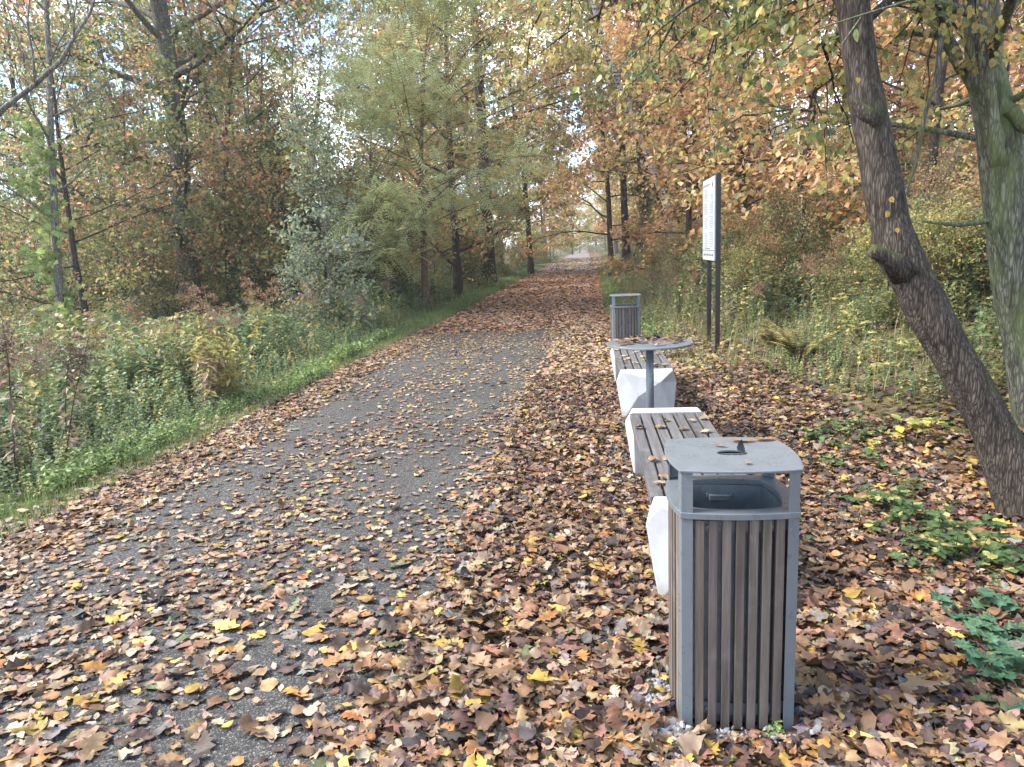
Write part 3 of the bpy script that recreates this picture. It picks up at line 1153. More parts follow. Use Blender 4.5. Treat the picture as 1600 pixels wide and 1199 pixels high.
# ------------------------------------------------------------------ trees
GREEN = [(0.16, 0.195, 0.075), (0.20, 0.225, 0.09), (0.125, 0.165, 0.07), (0.24, 0.24, 0.10)]
YGREEN = [(0.28, 0.28, 0.09), (0.36, 0.31, 0.10), (0.21, 0.23, 0.08), (0.44, 0.35, 0.12)]
ORANGE = [(0.58, 0.34, 0.145), (0.50, 0.27, 0.11), (0.62, 0.43, 0.22), (0.42, 0.21, 0.085), (0.60, 0.40, 0.24)]
RUSSET = [(0.37, 0.21, 0.115), (0.30, 0.165, 0.09), (0.42, 0.26, 0.14), (0.40, 0.20, 0.10)]
YELLOW = [(0.50, 0.39, 0.13), (0.44, 0.33, 0.11), (0.38, 0.33, 0.13)]
PALE = [(0.42, 0.47, 0.24), (0.48, 0.52, 0.28), (0.36, 0.42, 0.20), (0.52, 0.50, 0.23)]
SILVER = [(0.25, 0.30, 0.22), (0.30, 0.35, 0.27), (0.19, 0.24, 0.15), (0.33, 0.33, 0.17)]
DARKG = [(0.075, 0.105, 0.05), (0.10, 0.13, 0.06), (0.115, 0.14, 0.06)]


def leaf_cols(rng, P, pals, weights):
    """colour by clump: neighbouring leaves share a palette, each leaf varies"""
    n = len(P)
    fld = np.zeros((n, len(pals)))
    for k in range(len(pals)):
        for q in range(3):
            w = rng.normal(size=3) * 1.1
            fld[:, k] += np.sin(P @ w + rng.uniform(0, 6.28))
        fld[:, k] += np.log(weights[k]) * 1.6 + rng.gumbel(size=n) * 0.9
    which = fld.argmax(1)
    c = np.zeros((n, 3))
    for k, p in enumerate(pals):
        s = which == k
        p = np.array(p)
        c[s] = p[rng.integers(0, len(p), s.sum())]
    return c * rng.uniform(0.72, 1.3, (n, 1))


def wander(rng, p0, d0, length, n, bend, up=0.0):
    pts = [np.array(p0, float)]
    d = unit(np.array(d0, float))
    for i in range(n):
        d = unit(d + rng.normal(size=3) * bend + np.array([0, 0, up]))
        pts.append(pts[-1] + d * length / n)
    return np.array(pts)


def along(pts, t):
    k = t * (len(pts) - 1)
    i = min(int(k), len(pts) - 2)
    f = k - i
    return pts[i] * (1 - f) + pts[i + 1] * f, unit(pts[i + 1] - pts[i])


def make_tree(name, rng, h, r, spread, cb, n1, n2, n3, nl, leaf, pals, wts, bark, lean=(0, 0), droop=0.0, rise=(15, 55), shape='oval', trunk=None,
              sides=10, leaf_t=(KITE_V, KITE_F), jitter=0.14, flat=0.6, bare=0.0, pinnate=False, crown_name='crown', tbend=0.035, twig_r=0.004, keep=None, top=1.0, limb_r=0.03):
    """an Empty at the foot with children trunk (with its limbs) and crown"""
    root = empty(name)
    wood_ = MB()
    if trunk is None:
        tp = wander(rng, (0, 0, -0.25), (lean[0], lean[1], 1), h + 0.25, 14, tbend, 0.05)
        tt = np.linspace(0, 1, len(tp))
        tr = r * (1 - tt) ** 0.75 * 0.97 + r * 0.06
        tr[0] *= 1.45
        tr[1] *= 1.08
    else:
        tp, tr = trunk
    wood_.tube(tp, tr, sides, cap=False)
    tw0, tw1, LP, LD = [], [], [], []
    ga = rng.uniform(0, 6.28)
    for i in range(n1):
        t = cb + (top - cb) * ((i + rng.uniform(0, 0.8)) / n1)
        t = min(t, 0.985)
        p, td = along(tp, t)
        q = (t - cb) / max(1e-3, 1 - cb)
        if shape == 'oval':
            L = spread * (0.45 + 0.9 * math.sin(math.pi * min(1, 0.25 + 0.75 * q))) * rng.uniform(0.6, 1.1) * 0.8
        elif shape == 'cone':
            L = spread * (1.0 - 0.85 * q) * rng.uniform(0.7, 1.1)
        else:
            L = spread * (0.8 + 0.35 * math.sin(math.pi * q)) * rng.uniform(0.5, 1.1)
        ga += 2.4 + rng.uniform(-0.5, 0.5)
        el = math.radians(rise[0] + (rise[1] - rise[0]) * q + rng.uniform(-12, 12))
        d = np.array([math.cos(ga) * math.cos(el), math.sin(ga) * math.cos(el), math.sin(el)])
        if keep is not None and not keep(p + d * L):
            continue
        bp = wander(rng, p, d, L, 7, 0.10, -droop * 0.12)
        rr = np.interp(t, np.linspace(0, 1, len(tr)), tr) * rng.uniform(0.28, 0.5)
        rr = min(rr, limb_r * L + 0.008)
        wood_.tube(bp, np.linspace(rr, 0.006, len(bp)), 6, cap=False)
        for j in range(n2):
            s = 0.22 + 0.78 * (j + rng.random()) / n2
            p2, d2 = along(bp, min(s, 0.99))
            side = 1 if j % 2 else -1
            az = side * rng.uniform(0.5, 1.1)
            c_, s_ = math.cos(az), math.sin(az)
            dd = np.array([d2[0] * c_ - d2[1] * s_, d2[0] * s_ + d2[1] * c_, d2[2] * 0.6 + rng.normal() * 0.28])
            L2 = L * (0.48 - 0.26 * s) * rng.uniform(0.7, 1.25) + 0.12
            sp = wander(rng, p2, dd, L2, 4, 0.14, -droop * 0.15)
            wood_.tube(sp, np.linspace(max(0.004, rr * 0.35), 0.003, 5), 4, cap=False)
            for k in range(n3):
                s3 = 0.2 + 0.8 * (k + rng.random()) / n3
                p3, d3 = along(sp, min(s3, 0.99))
                d3 = unit(d3 + rng.normal(size=3) * 0.55 + np.array([0, 0, -droop * 0.4]))
                L3 = L2 * rng.uniform(0.3, 0.6) + 0.08
                tw0.append(p3)
                tw1.append(p3 + d3 * L3)
    tw0, tw1 = np.array(tw0), np.array(tw1)
    # twigs: thin three sided spikes
    n = len(tw0)
    ax = tw1 - tw0
    L3 = np.linalg.norm(ax, axis=1)
    sp_v = np.array([(1, 0, 0), (-0.5, 0, 0.87), (-0.5, 0, -0.87), (0, 1, 0)], float)
    dz = unit(ax)
    x = unit(np.cross(dz, np.tile([0.31, 0.2, 0.9], (n, 1))))
    mt = np.stack([x * twig_r, ax, np.cross(x, dz) * twig_r], -1)
    wood_.scatter(sp_v, np.array([(0, 1, 3), (1, 2, 3), (2, 0, 3)]), mt, tw0, np.ones((n, 3)))
    wood_.build('trunk', bark, root)
    # leaves
    full = rng.random(n) >= bare
    a, b = tw0[full], tw1[full]
    if len(a) and nl:
        cnt = rng.poisson(nl, len(a))
        idx = np.repeat(np.arange(len(a)), cnt)
        u = rng.uniform(0.05, 1.15, len(idx))[:, None]
        P = a[idx] + (b[idx] - a[idx]) * u + rng.normal(0, jitter, (len(idx), 3)) * [1, 1, 0.55]
        ax = unit(b[idx] - a[idx])
        D = unit(ax * 0.5 + rng.normal(size=(len(idx), 3)) * 0.6 + [0, 0, (0.1 if pinnate else -0.25) - droop * 0.4])
        N = unit(rng.normal(size=(len(idx), 3)) * flat + [0, 0, 1.0])
        C = leaf_cols(rng, P, pals, wts)
        cr = MB()
        if pinnate:
            # a frond: 6 pairs of leaflets along a rachis, all one template
            fv, ff = [], []
            for q in range(8):
                yy = 0.10 + q * 0.115
                for sgn in (-1, 1):
                    b0 = len(fv)
                    l_, w_ = 0.27 * (1 - 0.4 * abs(q - 3) / 4), 0.042
                    fv += [(0, yy, -0.25 * yy * yy), (sgn * l_ * 0.5, yy + 0.02 + w_, -0.25 * yy * yy), (sgn * l_, yy + 0.07, -0.04 - 0.25 * yy * yy), (sgn * l_ * 0.5, yy + 0.05 - w_, -0.25 * yy * yy)]
                    ff += [(b0, b0 + 1, b0 + 2), (b0, b0 + 2, b0 + 3)]
            cr.scatter(np.array(fv), np.array(ff), frames(D, N, leaf * rng.uniform(0.7, 1.25, len(P))), P, C)
        else:
            cr.scatter(leaf_t[0], leaf_t[1], frames(D, N, leaf * rng.uniform(0.65, 1.3, len(P))), P, C)
        cr.build(crown_name, M['leaf'], root)
    return root


def put(o, u, v, y, rz=0.0, s=1.0, dz=0.0):
    p = at(u, v, y)
    o.location = (p[0], p[1], float(gz(p[0], p[1])) + dz)
    o.rotation_euler = (0, 0, rz)
    o.scale = (s, s, s)
    return o


def R(k):
    return np.random.default_rng(k)


# --- left of the path
oak = make_tree('oak_tree', R(101), 18.5, 0.27, 5.4, 0.14, 46, 8, 6, 21, 0.11, [GREEN, RUSSET, ORANGE, YGREEN], [0.46, 0.26, 0.16, 0.12], M['bark_oak'], lean=(0.035, 0), rise=(8, 55), shape='spread', jitter=0.13, sides=14)
tag(put(oak, 298, 440, 18), 'large oak with a straight grey trunk and mixed green and rust crown', 'tree', 'trees left of the path')
t = make_tree('oak_tree', R(102), 11, 0.11, 2.8, 0.22, 20, 6, 5, 10, 0.12, [GREEN, RUSSET, YGREEN], [0.6, 0.2, 0.2], M['bark_dark'], shape='spread', rise=(20, 60))
tag(put(t, 352, 440, 19.5), 'dark slender oak just right of the large oak trunk', 'tree', 'trees left of the path')
t = make_tree('oak_tree', R(103), 6.5, 0.085, 2.3, 0.2, 18, 6, 5, 8, 0.08, [RUSSET, GREEN, YGREEN], [0.25, 0.5, 0.25], M['bark_dark'], shape='spread', rise=(5, 50))
tag(put(t, 132, 470, 14.5), 'small dark oak left of the large oak with thin rusty foliage', 'tree', 'trees left of the path')
t = make_tree('alder_tree', R(104), 11, 0.075, 1.6, 0.25, 20, 5, 5, 7, 0.07, [GREEN, YGREEN], [0.6, 0.4], M['bark_grey'], rise=(30, 60), bare=0.4)
tag(put(t, 88, 470, 12), 'grey stemmed alder wound with pale hop leaves at the far left', 'tree', 'trees left of the path')
vine_host = t

# hop vine on the alder: its own thing
def vine():
    rng = R(41)
    o = empty('hop_vine', vine_host.location)
    mb = MB()
    st = MB()
    a = np.linspace(0, 22, 60)
    pts = np.stack([0.11 * np.cos(a), 0.11 * np.sin(a), np.linspace(0.1, 4.6, 60)], -1)
    st.tube(pts, 0.006, 4, (0.12, 0.10, 0.05))
    st.build('stem', M['stem'], o)
    n = 520
    i = rng.integers(0, 60, n)
    P = pts[i] + rng.normal(0, 0.11, (n, 3)) * [1.3, 1.3, 0.8]
    D = unit(rng.normal(size=(n, 3)) * 0.5 + [0, 0, -1])
    N = unit(np.stack([P[:, 0], P[:, 1], np.zeros(n)], -1) + [0.2, -0.6, 0.2] + rng.normal(size=(n, 3)) * 0.3)
    ml = outline_leaf(MAPLE, 0.1, 0.1, -0.2)
    mb.scatter(ml[0], ml[1], frames(D, N, rng.uniform(0.09, 0.16, n)), P, leaf_cols(rng, P, [[(0.22, 0.27, 0.09), (0.17, 0.23, 0.07), (0.30, 0.32, 0.12)]], [1.0]))
    mb.build('leaves', M['leaf'], o)
    tag(o, 'climbing hop vine with pale green leaves on a grey stem', 'vine')


vine()

# bare arching sapling that reaches in at the top left
def bare_sapling():
    o = empty('bare_sapling')
    mb = MB()
    Y = 6.0
    pix = [(-150, 560), (-90, 380), (-45, 230), (5, 170), (55, 132), (95, 95), (118, 55), (140, 22), (152, -15), (160, -80)]
    pts = np.array([at(u, v, Y + 0.12 * k) for k, (u, v) in enumerate(pix)])
    foot = np.array([pts[0][0] - 0.1, pts[0][1], float(gz(pts[0][0], pts[0][1]))])
    o.location = foot
    pts = np.vstack([[foot - [0, 0, 0.1]], pts]) - foot
    mb.tube(pts, np.linspace(0.032, 0.009, len(pts)), 8)
    q = np.array([at(u, v, Y + 0.7) for u, v in ((116, 58), (115, 30), (120, 2), (123, -60))]) - foot
    mb.tube(q, np.linspace(0.010, 0.006, 4), 6)
    q = np.array([at(u, v, Y + 0.45) for u, v in ((55, 132), (52, 90), (43, 40), (48, -30))]) - foot
    mb.tube(q, np.linspace(0.012, 0.007, 4), 6)
    rng = R(4)
    for k in range(16):
        p, d = along(pts[3:], rng.random())
        mb.tube(wander(rng, p, d + rng.normal(size=3) * 0.7, rng.uniform(0.25, 0.7), 4, 0.15, 0.03), np.linspace(0.004, 0.0015, 5), 4)
    mb.build('trunk', M['bark_grey'], o)
    tag(o, 'bare pale grey sapling arching in at the top left', 'tree', 'trees left of the path')


bare_sapling()

# silvery young willow
t = make_tree('willow_shrub', R(105), 4.3, 0.035, 1.0, 0.1, 26, 5, 5, 5.5, 0.085, [SILVER, YELLOW, PALE], [0.66, 0.12, 0.22], M['bark_grey'], rise=(35, 65), shape='oval', jitter=0.07)
tag(put(t, 512, 450, 14.5), 'young silvery grey-green willow standing in the weeds', 'shrub')
t = make_tree('willow_shrub', R(106), 2.3, 0.025, 0.8, 0.1, 18, 5, 4, 5, 0.075, [SILVER, YGREEN, YELLOW], [0.5, 0.3, 0.2], M['bark_grey'], rise=(30, 60), jitter=0.08)
tag(put(t, 470, 450, 13.6, 0, 0.75), 'low grey-green bush at the foot of the silvery willow', 'shrub')

# locust with feathery fronds
t = make_tree('locust_tree', R(107), 8.6, 0.12, 3.5, 0.28, 28, 6, 5, 2.7, 0.60, [PALE, YGREEN, RUSSET], [0.72, 0.2, 0.08], M['bark_red'], rise=(12, 60), shape='spread', pinnate=True, jitter=0.12, droop=0.2, flat=0.4)
tag(put(t, 660, 400, 20, 0, 0.86), 'locust tree with feathery pale green fronds and a reddish trunk', 'tree', 'trees left of the path')
t = make_tree('locust_tree', R(108), 6.2, 0.07, 2.4, 0.25, 20, 5, 5, 2.4, 0.55, [PALE, YGREEN], [0.8, 0.2], M['bark_red'], rise=(15, 60), shape='spread', pinnate=True, jitter=0.1, droop=0.2, flat=0.4)
tag(put(t, 575, 420, 19.0, 0, 0.9), 'smaller feathery pale green locust behind the silvery willow', 'tree', 'trees left of the path')
t = make_tree('oak_tree', R(109), 12, 0.15, 4.0, 0.1, 30, 6, 5, 11, 0.14, [YGREEN, RUSSET, GREEN, ORANGE], [0.35, 0.25, 0.25, 0.15], M['bark_dark'], rise=(5, 50), shape='spread')
tag(put(t, 713, 420, 25), 'dark trunked oak with yellow-green low branches behind the locust', 'tree', 'trees left of the path')
t = make_tree('oak_tree', R(110), 19, 0.30, 5.5, 0.25, 34, 7, 5, 13, 0.18, [GREEN, YGREEN, RUSSET, YELLOW], [0.34, 0.32, 0.16, 0.18], M['bark_dark'], rise=(10, 55), shape='spread')
tag(put(t, 762, 400, 33), 'thick dark trunked tall oak left of the path beyond the locust', 'tree', 'trees left of the path')
t = make_tree('oak_tree', R(111), 14, 0.17, 4.5, 0.22, 28, 6, 5, 16, 0.2, [YGREEN, GREEN, RUSSET, ORANGE], [0.45, 0.25, 0.15, 0.15], M['bark_dark'], rise=(10, 50), shape='spread')
tag(put(t, 829, 405, 44), 'yellow-green oak with a slim dark trunk close to the path', 'tree', 'trees left of the path')

# --- right of the path, in the middle distance
PR = 'trees right of the path'
t = make_tree('oak_tree', R(121), 13, 0.13, 4.3, 0.12, 28, 6, 5, 12, 0.15, [ORANGE, RUSSET, YGREEN], [0.6, 0.22, 0.18], M['bark_dark'], rise=(0, 50), shape='spread')
tag(put(t, 955, 395, 33), 'bright orange oak leaning its lowest branches over the path', 'tree', PR)
t = make_tree('oak_tree', R(122), 17, 0.22, 4.2, 0.3, 28, 6, 5, 18, 0.2, [RUSSET, ORANGE, GREEN], [0.4, 0.3, 0.3], M['bark_dark'], rise=(10, 50), shape='spread')
tag(put(t, 980, 390, 42), 'tall rusty oak with a dark trunk behind the orange oak', 'tree', PR)
t = make_tree('oak_tree', R(123), 20, 0.36, 5.0, 0.35, 30, 6, 5, 18, 0.2, [GREEN, YGREEN, RUSSET], [0.4, 0.3, 0.3], M['bark_dark'], rise=(10, 55), shape='spread')
tag(put(t, 1012, 385, 38), 'thickest dark trunk among the trees right of the path', 'tree', PR)
t = make_tree('pine_tree', R(124), 20, 0.16, 2.6, 0.55, 22, 6, 5, 18, 0.2, [DARKG, GREEN], [0.7, 0.3], M['bark_red'], rise=(10, 40), shape='spread')
tag(put(t, 1036, 385, 34), 'straight brown trunked pine beside the leaning birch', 'tree', PR)
t = make_tree('birch_tree', R(125), 15, 0.13, 2.6, 0.35, 24, 6, 5, 10, 0.12, [YELLOW, YGREEN], [0.6, 0.4], M['bark_birch'], lean=(-0.28, 0), rise=(25, 60), droop=0.4)
tag(put(t, 1078, 370, 26), 'white birch leaning to the left behind the information board', 'tree', PR)
t = make_tree('birch_tree', R(126), 17, 0.14, 2.6, 0.35, 24, 6, 5, 10, 0.13, [YELLOW, YGREEN], [0.6, 0.4], M['bark_birch'], lean=(-0.02, 0), rise=(25, 60), droop=0.4)
tag(put(t, 1112, 370, 33), 'upright white birch above the information board', 'tree', PR)
BEECH = [
    (1075, 20, 8.0, 3.0, 'orange young beech directly behind the leaning birch foot'),
    (1165, 17.5, 8.5, 3.2, 'orange young beech just right of the information board'),
    (1250, 15, 8.0, 3.0, 'dense copper beech left of the leaning trunk'),
    (1330, 19, 9.5, 3.6, 'tall copper beech behind the leaning trunk'),
    (1440, 13, 7.5, 3.0, 'copper beech seen between the leaning trunk and the mossy trunk'),
    (1570, 15, 9.0, 3.4, 'copper beech behind the mossy trunk'),
    (1225, 30, 13.0, 4.2, 'tall orange tree far behind the copper beeches'),
    (1390, 25, 12.0, 4.2, 'tall orange tree far behind the leaning trunk'),
    (1180, 26, 12.0, 4.0, 'tall orange tree far behind the information board'),
]
for k, (u, Y, h, sp, lab) in enumerate(BEECH):
    t = make_tree('beech_tree', R(130 + k), h, 0.09, sp, 0.07, 26, 6, 5, 11, 0.125, [ORANGE, RUSSET, YGREEN, YELLOW], [0.62, 0.16, 0.1, 0.12], M['bark_dark'], rise=(-2, 55), shape='spread', flat=0.5)
    tag(put(t, u, 400, Y), lab, 'tree', PR)

# --- the leaning linden in front
def near_linden():
    Y0 = 4.1
    pix = [(1640, 850, 58), (1610, 790, 44), (1582, 735, 33.5), (1545, 655, 28), (1500, 575, 28), (1459, 505, 29), (1427, 440, 30), (1400, 388, 29), (1386, 330, 27), (1375, 265, 26.5), (1360, 190, 24), (1344, 100, 22.5), (1333, 10, 21), (1318, -90, 20), (1296, -220, 18), (1266, -380, 15), (1235, -560, 12), (1205, -760, 8), (1190, -950, 5)]
    pts, rad = [], []
    for k, (u, v, w) in enumerate(pix):
        y = Y0 + 0.03 * k
        p = at(u, v, y)
        pts.append(p)
        rad.append(0.92 * w / FPX * np.linalg.norm(p - [0, 0, EYE]))
    pts, rad = np.array(pts), np.array(rad)
    foot = np.array([pts[1][0], pts[1][1], float(gz(pts[1][0], pts[1][1]))])
    # finer polyline
    s = np.linspace(0, 1, len(pts))
    sf = np.linspace(0, 1, 120)
    P = np.stack([np.interp(sf, s, pts[:, i]) for i in range(3)], -1)
    for _ in range(6):
        P[1:-1] = (P[:-2] + 2 * P[1:-1] + P[2:]) / 4
    Rr = np.interp(sf, s, rad)
    rng = R(200)
    root = empty('linden_tree', foot)
    wd = MB()
    wd.tube(P - foot, Rr * (1 + 0.03 * np.sin(sf * 70)), 40, cap=False, wob=0.012, rng=rng)
    # cut stub and burls on the left of the trunk
    def stub(path, r):
        q = np.array([at(u, v, y) for u, v, y in path]) - foot
        wd.tube(q, r, 16, wob=0.09, rng=rng)
    stub([(1412, 425, 4.25), (1392, 408, 4.2), (1378, 400, 4.19), (1364, 392, 4.18), (1360, 390, 4.18)], [0.085, 0.05, 0.036, 0.037, 0.028])
    stub([(1368, 190, 4.36), (1348, 172, 4.36), (1334, 160, 4.36), (1328, 150, 4.36)], [0.08, 0.045, 0.02, 0.006])
    tw0, tw1 = [], []

    def limb(p0, p1, sag, r0, n2, n3, L2):
        n = 9
        tt = np.linspace(0, 1, n)[:, None]
        q = p0 + (p1 - p0) * tt + np.array([0, 0, 1.0]) * (sag * (4 * tt * (1 - tt))) + rng.normal(0, 0.05, (n, 3)) * np.sin(np.pi * tt)
        wd.tube(q - foot, np.linspace(r0, 0.005, n), 7, cap=False)
        for j in range(n2):
            s_ = 0.15 + 0.85 * (j + rng.random()) / n2
            a, d = along(q, min(s_, 0.99))
            dd = unit(d * 0.6 + rng.normal(size=3) * [0.6, 0.6, 0.25] + [0, 0, -0.35])
            w2 = wander(rng, a, dd, L2 * rng.uniform(0.5, 1.2), 5, 0.15, -0.06)
            wd.tube(w2 - foot, np.linspace(max(0.005, r0 * 0.25), 0.0025, 6), 5, cap=False)
            for k in range(n3):
                a3, d3 = along(w2, 0.1 + 0.88 * (k + rng.random()) / n3)
                e = a3 + unit(d3 * 0.7 + rng.normal(size=3) * 0.55 + [0, 0, -0.35]) * rng.uniform(0.12, 0.32)
                tw0.append(a3)
                tw1.append(e)
    up = [along(P, t_)[0] for t_ in (0.62, 0.68, 0.74, 0.8, 0.86, 0.92, 0.97)]
    # limbs over the verge and the path: they hang into the top of the picture
    for src, (u, v, y), sag, r0, n2, n3, L2 in (
            (0, (1180, -10, 5.2), 0.35, 0.03, 9, 7, 0.7), (1, (1060, 20, 5.6), 0.6, 0.035, 12, 7, 0.8), (2, (930, 40, 6.2), 0.8, 0.04, 14, 7, 0.8),
            (1, (850, 10, 5.6), 0.8, 0.035, 13, 7, 0.75), (2, (1010, 60, 7.2), 0.7, 0.035, 13, 7, 0.8), (3, (1150, 60, 7.0), 0.8, 0.03, 12, 7, 0.8),
            (0, (1265, 170, 4.9), 0.2, 0.022, 7, 6, 0.45), (3, (1260, 30, 5.4), 0.6, 0.03, 10, 7, 0.6), (4, (800, -60, 6.2), 0.9, 0.03, 11, 6, 0.7), (2, (1100, 110, 6.4), 0.5, 0.03, 9, 6, 0.7)):
        limb(up[src], at(u, v, y), sag, r0, n2, n3, L2)
    # limbs to the right and behind
    for src, (u, v, y) in ((0, (1480, 60, 5.2)), (1, (1560, -60, 5.0)), (2, (1450, -120, 5.6)), (4, (1350, -300, 6.0)), (5, (1250, -380, 5.0)), (3, (1650, -150, 5.2)), (6, (1180, -700, 5.2)), (5, (1050, -420, 5.6))):
        limb(up[src], at(u, v, y), 0.4, 0.03, 9, 6, 0.7)
    tw0, tw1 = np.array(tw0), np.array(tw1)
    ax = tw1 - tw0
    n = len(ax)
    dz = unit(ax)
    x = unit(np.cross(dz, np.tile([0.31, 0.2, 0.9], (n, 1))))
    sp_v = np.array([(1, 0, 0), (-0.5, 0, 0.87), (-0.5, 0, -0.87), (0, 1, 0)], float)
    wd.scatter(sp_v, np.array([(0, 1, 3), (1, 2, 3), (2, 0, 3)]), np.stack([x * 0.0022, ax, np.cross(x, dz) * 0.0022], -1), tw0 - foot, np.ones((n, 3)))
    wd.build('trunk', M['bark_near'], root)
    cnt = rng.poisson(7, n)
    idx = np.repeat(np.arange(n), cnt)
    Q = tw0[idx] + ax[idx] * rng.uniform(0.1, 1.1, (len(idx), 1)) + rng.normal(0, 0.03, (len(idx), 3)) - foot
    D = unit(dz[idx] * 0.5 + rng.normal(size=(len(idx), 3)) * 0.55 + [0, 0, -0.75])
    N = unit(rng.normal(size=(len(idx), 3)) * 0.8 + [0, -0.2, 0.9])
    C = leaf_cols(rng, Q, [YGREEN, GREEN, YELLOW, RUSSET], [0.36, 0.34, 0.2, 0.1])
    cr = MB()
    half = len(Q) // 2
    rl = outline_leaf(ROUND, 0.15, 0.12, -0.3, 0.4)
    cr.scatter(rl[0], rl[1], frames(D, N, rng.uniform(0.03, 0.053, len(Q))), Q, C)
    # a few yellow leaves clinging close to the trunk
    for u, v, dx, sz_ in ((1391, 309, 0.6, 0.030), (1388, 331, -0.5, 0.034), (1401, 357, 0.2, 0.026), (1341, 122, -0.2, 0.028)):
        p = at(u, v, 3.98) - foot
        cr.scatter(rl[0], rl[1], frames(np.array([[dx, -0.3, -1.0]]), np.array([[-dx, -1.0, 0.5]]), [sz_]), p[None], np.array([[0.42, 0.29, 0.06]]))
    cr.build('crown', M['leaf'], root)
    tag(root, 'leaning brown trunked linden in front, its yellow-green branches hanging overhead', 'tree', 'large trees by the verge')


near_linden()


def mossy_tree():
    Y0 = 5.3
    pix = [(1655, 850, 42), (1640, 760, 35), (1622, 650, 32), (1607, 540, 31), (1587, 440, 31), (1577, 350, 30), (1567, 270, 29), (1557, 190, 27), (1538, 110, 23.5), (1534, 30, 22), (1528, -60, 20), (1515, -200, 18), (1498, -420, 15), (1485, -700, 9), (1480, -950, 4)]
    pts = np.array([at(u, v, Y0 + 0.02 * k) for k, (u, v, w) in enumerate(pix)])
    rad = np.array([0.88 * w / FPX * np.linalg.norm(p - [0, 0, EYE]) for p, (u, v, w) in zip(pts, pix)])
    foot = np.array([pts[1][0], pts[1][1], float(gz(pts[1][0], pts[1][1]))])
    s = np.linspace(0, 1, len(pts))
    sf = np.linspace(0, 1, 110)
    P = np.stack([np.interp(sf, s, pts[:, i]) for i in range(3)], -1)
    for _ in range(5):
        P[1:-1] = (P[:-2] + 2 * P[1:-1] + P[2:]) / 4
    Rr = np.interp(sf, s, rad)
    rng = R(210)

    def extra(px, y, r, sides=14):
        q = np.array([at(u, v, y) for u, v in px]) - foot
        k = np.linspace(0, 1, len(q))
        kf = np.linspace(0, 1, len(q) * 4)
        q = np.stack([np.interp(kf, k, q[:, i]) for i in range(3)], -1)
        return q, np.interp(kf, np.linspace(0, 1, len(r)), r), sides
    o = make_tree('linden_tree', rng, 1, 1, 2.6, 0.42, 16, 6, 6, 4.0, 0.058, [YGREEN, GREEN, YELLOW, ORANGE], [0.36, 0.22, 0.22, 0.2], M['bark_moss'], limb_r=0.011, trunk=(P - foot, Rr), sides=36,
                  shape='spread', rise=(0, 50), droop=0.5, leaf_t=(OV_V * [1.15, 1, 1], OV_F3), jitter=0.05, flat=0.8)
    o.location = foot
    lm = MB()
    for px, y, r in (([(1562, 235), (1535, 150), (1500, 105), (1478, 50), (1458, 0), (1440, -70)], 5.35, [0.055, 0.046, 0.036, 0.032, 0.03, 0.027]),
                     ([(1560, 260), (1548, 150), (1528, 60), (1515, 0), (1505, -80)], 5.2, [0.045, 0.036, 0.03, 0.027, 0.025]),
                     ([(1500, 105), (1470, 55), (1405, 52)], 5.3, [0.035, 0.022, 0.012]),
                     ([(1585, 440), (1545, 345), (1500, 352), (1440, 346)], 5.3, [0.03, 0.022, 0.016, 0.008]),
                     ([(1470, 60), (1462, 130), (1447, 170), (1430, 260), (1405, 330)], 4.7, [0.016, 0.012, 0.012, 0.008, 0.004]),
                     ([(1580, 170), (1600, 200), (1640, 190)], 5.3, [0.05, 0.04, 0.03])):
        q, rr, sd_ = extra(px, y, r)
        lm.tube(q, rr * (1 + 0.05 * rng.normal(size=len(rr))), sd_, wob=0.03, rng=rng)
    lm.build('limb', M['bark_moss'], o)
    tag(o, 'mossy grey-green trunk standing at the right edge behind the leaning linden', 'tree', 'large trees by the verge')


mossy_tree()

# ------------------------------------------------------------------ woods behind: prototypes and copies
PROTO = {}
PROTO['alder'] = make_tree('alder_tree', R(301), 15, 0.09, 2.0, 0.35, 20, 5, 4, 7, 0.16, [GREEN, YGREEN, RUSSET], [0.4, 0.4, 0.2], M['bark_grey'], rise=(30, 60), bare=0.35)
PROTO['bare'] = make_tree('birch_tree', R(302), 16, 0.08, 1.7, 0.4, 20, 5, 4, 5, 0.14, [YELLOW, GREEN, RUSSET], [0.4, 0.35, 0.25], M['bark_grey'], rise=(40, 65), bare=0.6)
PROTO['oak'] = make_tree('oak_tree', R(303), 14, 0.17, 4.0, 0.15, 26, 6, 5, 11, 0.19, [GREEN, RUSSET, YGREEN], [0.45, 0.22, 0.33], M['bark_dark'], rise=(5, 55), shape='spread')
PROTO['maple'] = make_tree('maple_tree', R(304), 13, 0.15, 3.6, 0.15, 26, 6, 5, 11, 0.19, [YELLOW, YGREEN, ORANGE], [0.45, 0.35, 0.2], M['bark_grey'], rise=(10, 55), shape='spread')
PROTO['orange'] = make_tree('beech_tree', R(305), 14, 0.16, 4.0, 0.12, 26, 6, 5, 11, 0.19, [ORANGE, RUSSET, YELLOW], [0.5, 0.3, 0.2], M['bark_grey'], rise=(5, 55), shape='spread')
PROTO['spruce'] = make_tree('spruce_tree', R(306), 15, 0.15, 2.6, 0.08, 46, 6, 4, 12, 0.18, [DARKG, GREEN], [0.75, 0.25], M['bark_dark'], rise=(-10, 30), shape='cone', droop=0.3)
SHR = {}
SHR['green'] = make_tree('bush', R(311), 2.6, 0.03, 1.5, 0.03, 26, 5, 4, 10, 0.09, [GREEN, YGREEN, DARKG], [0.45, 0.3, 0.25], M['bark_dark'], rise=(15, 70), shape='spread', tbend=0.1)
SHR['brown'] = make_tree('bush', R(312), 2.8, 0.03, 1.5, 0.03, 26, 5, 5, 7, 0.08, [RUSSET, YGREEN, GREEN], [0.16, 0.42, 0.42], M['bark_dark'], rise=(15, 70), shape='spread', tbend=0.1)
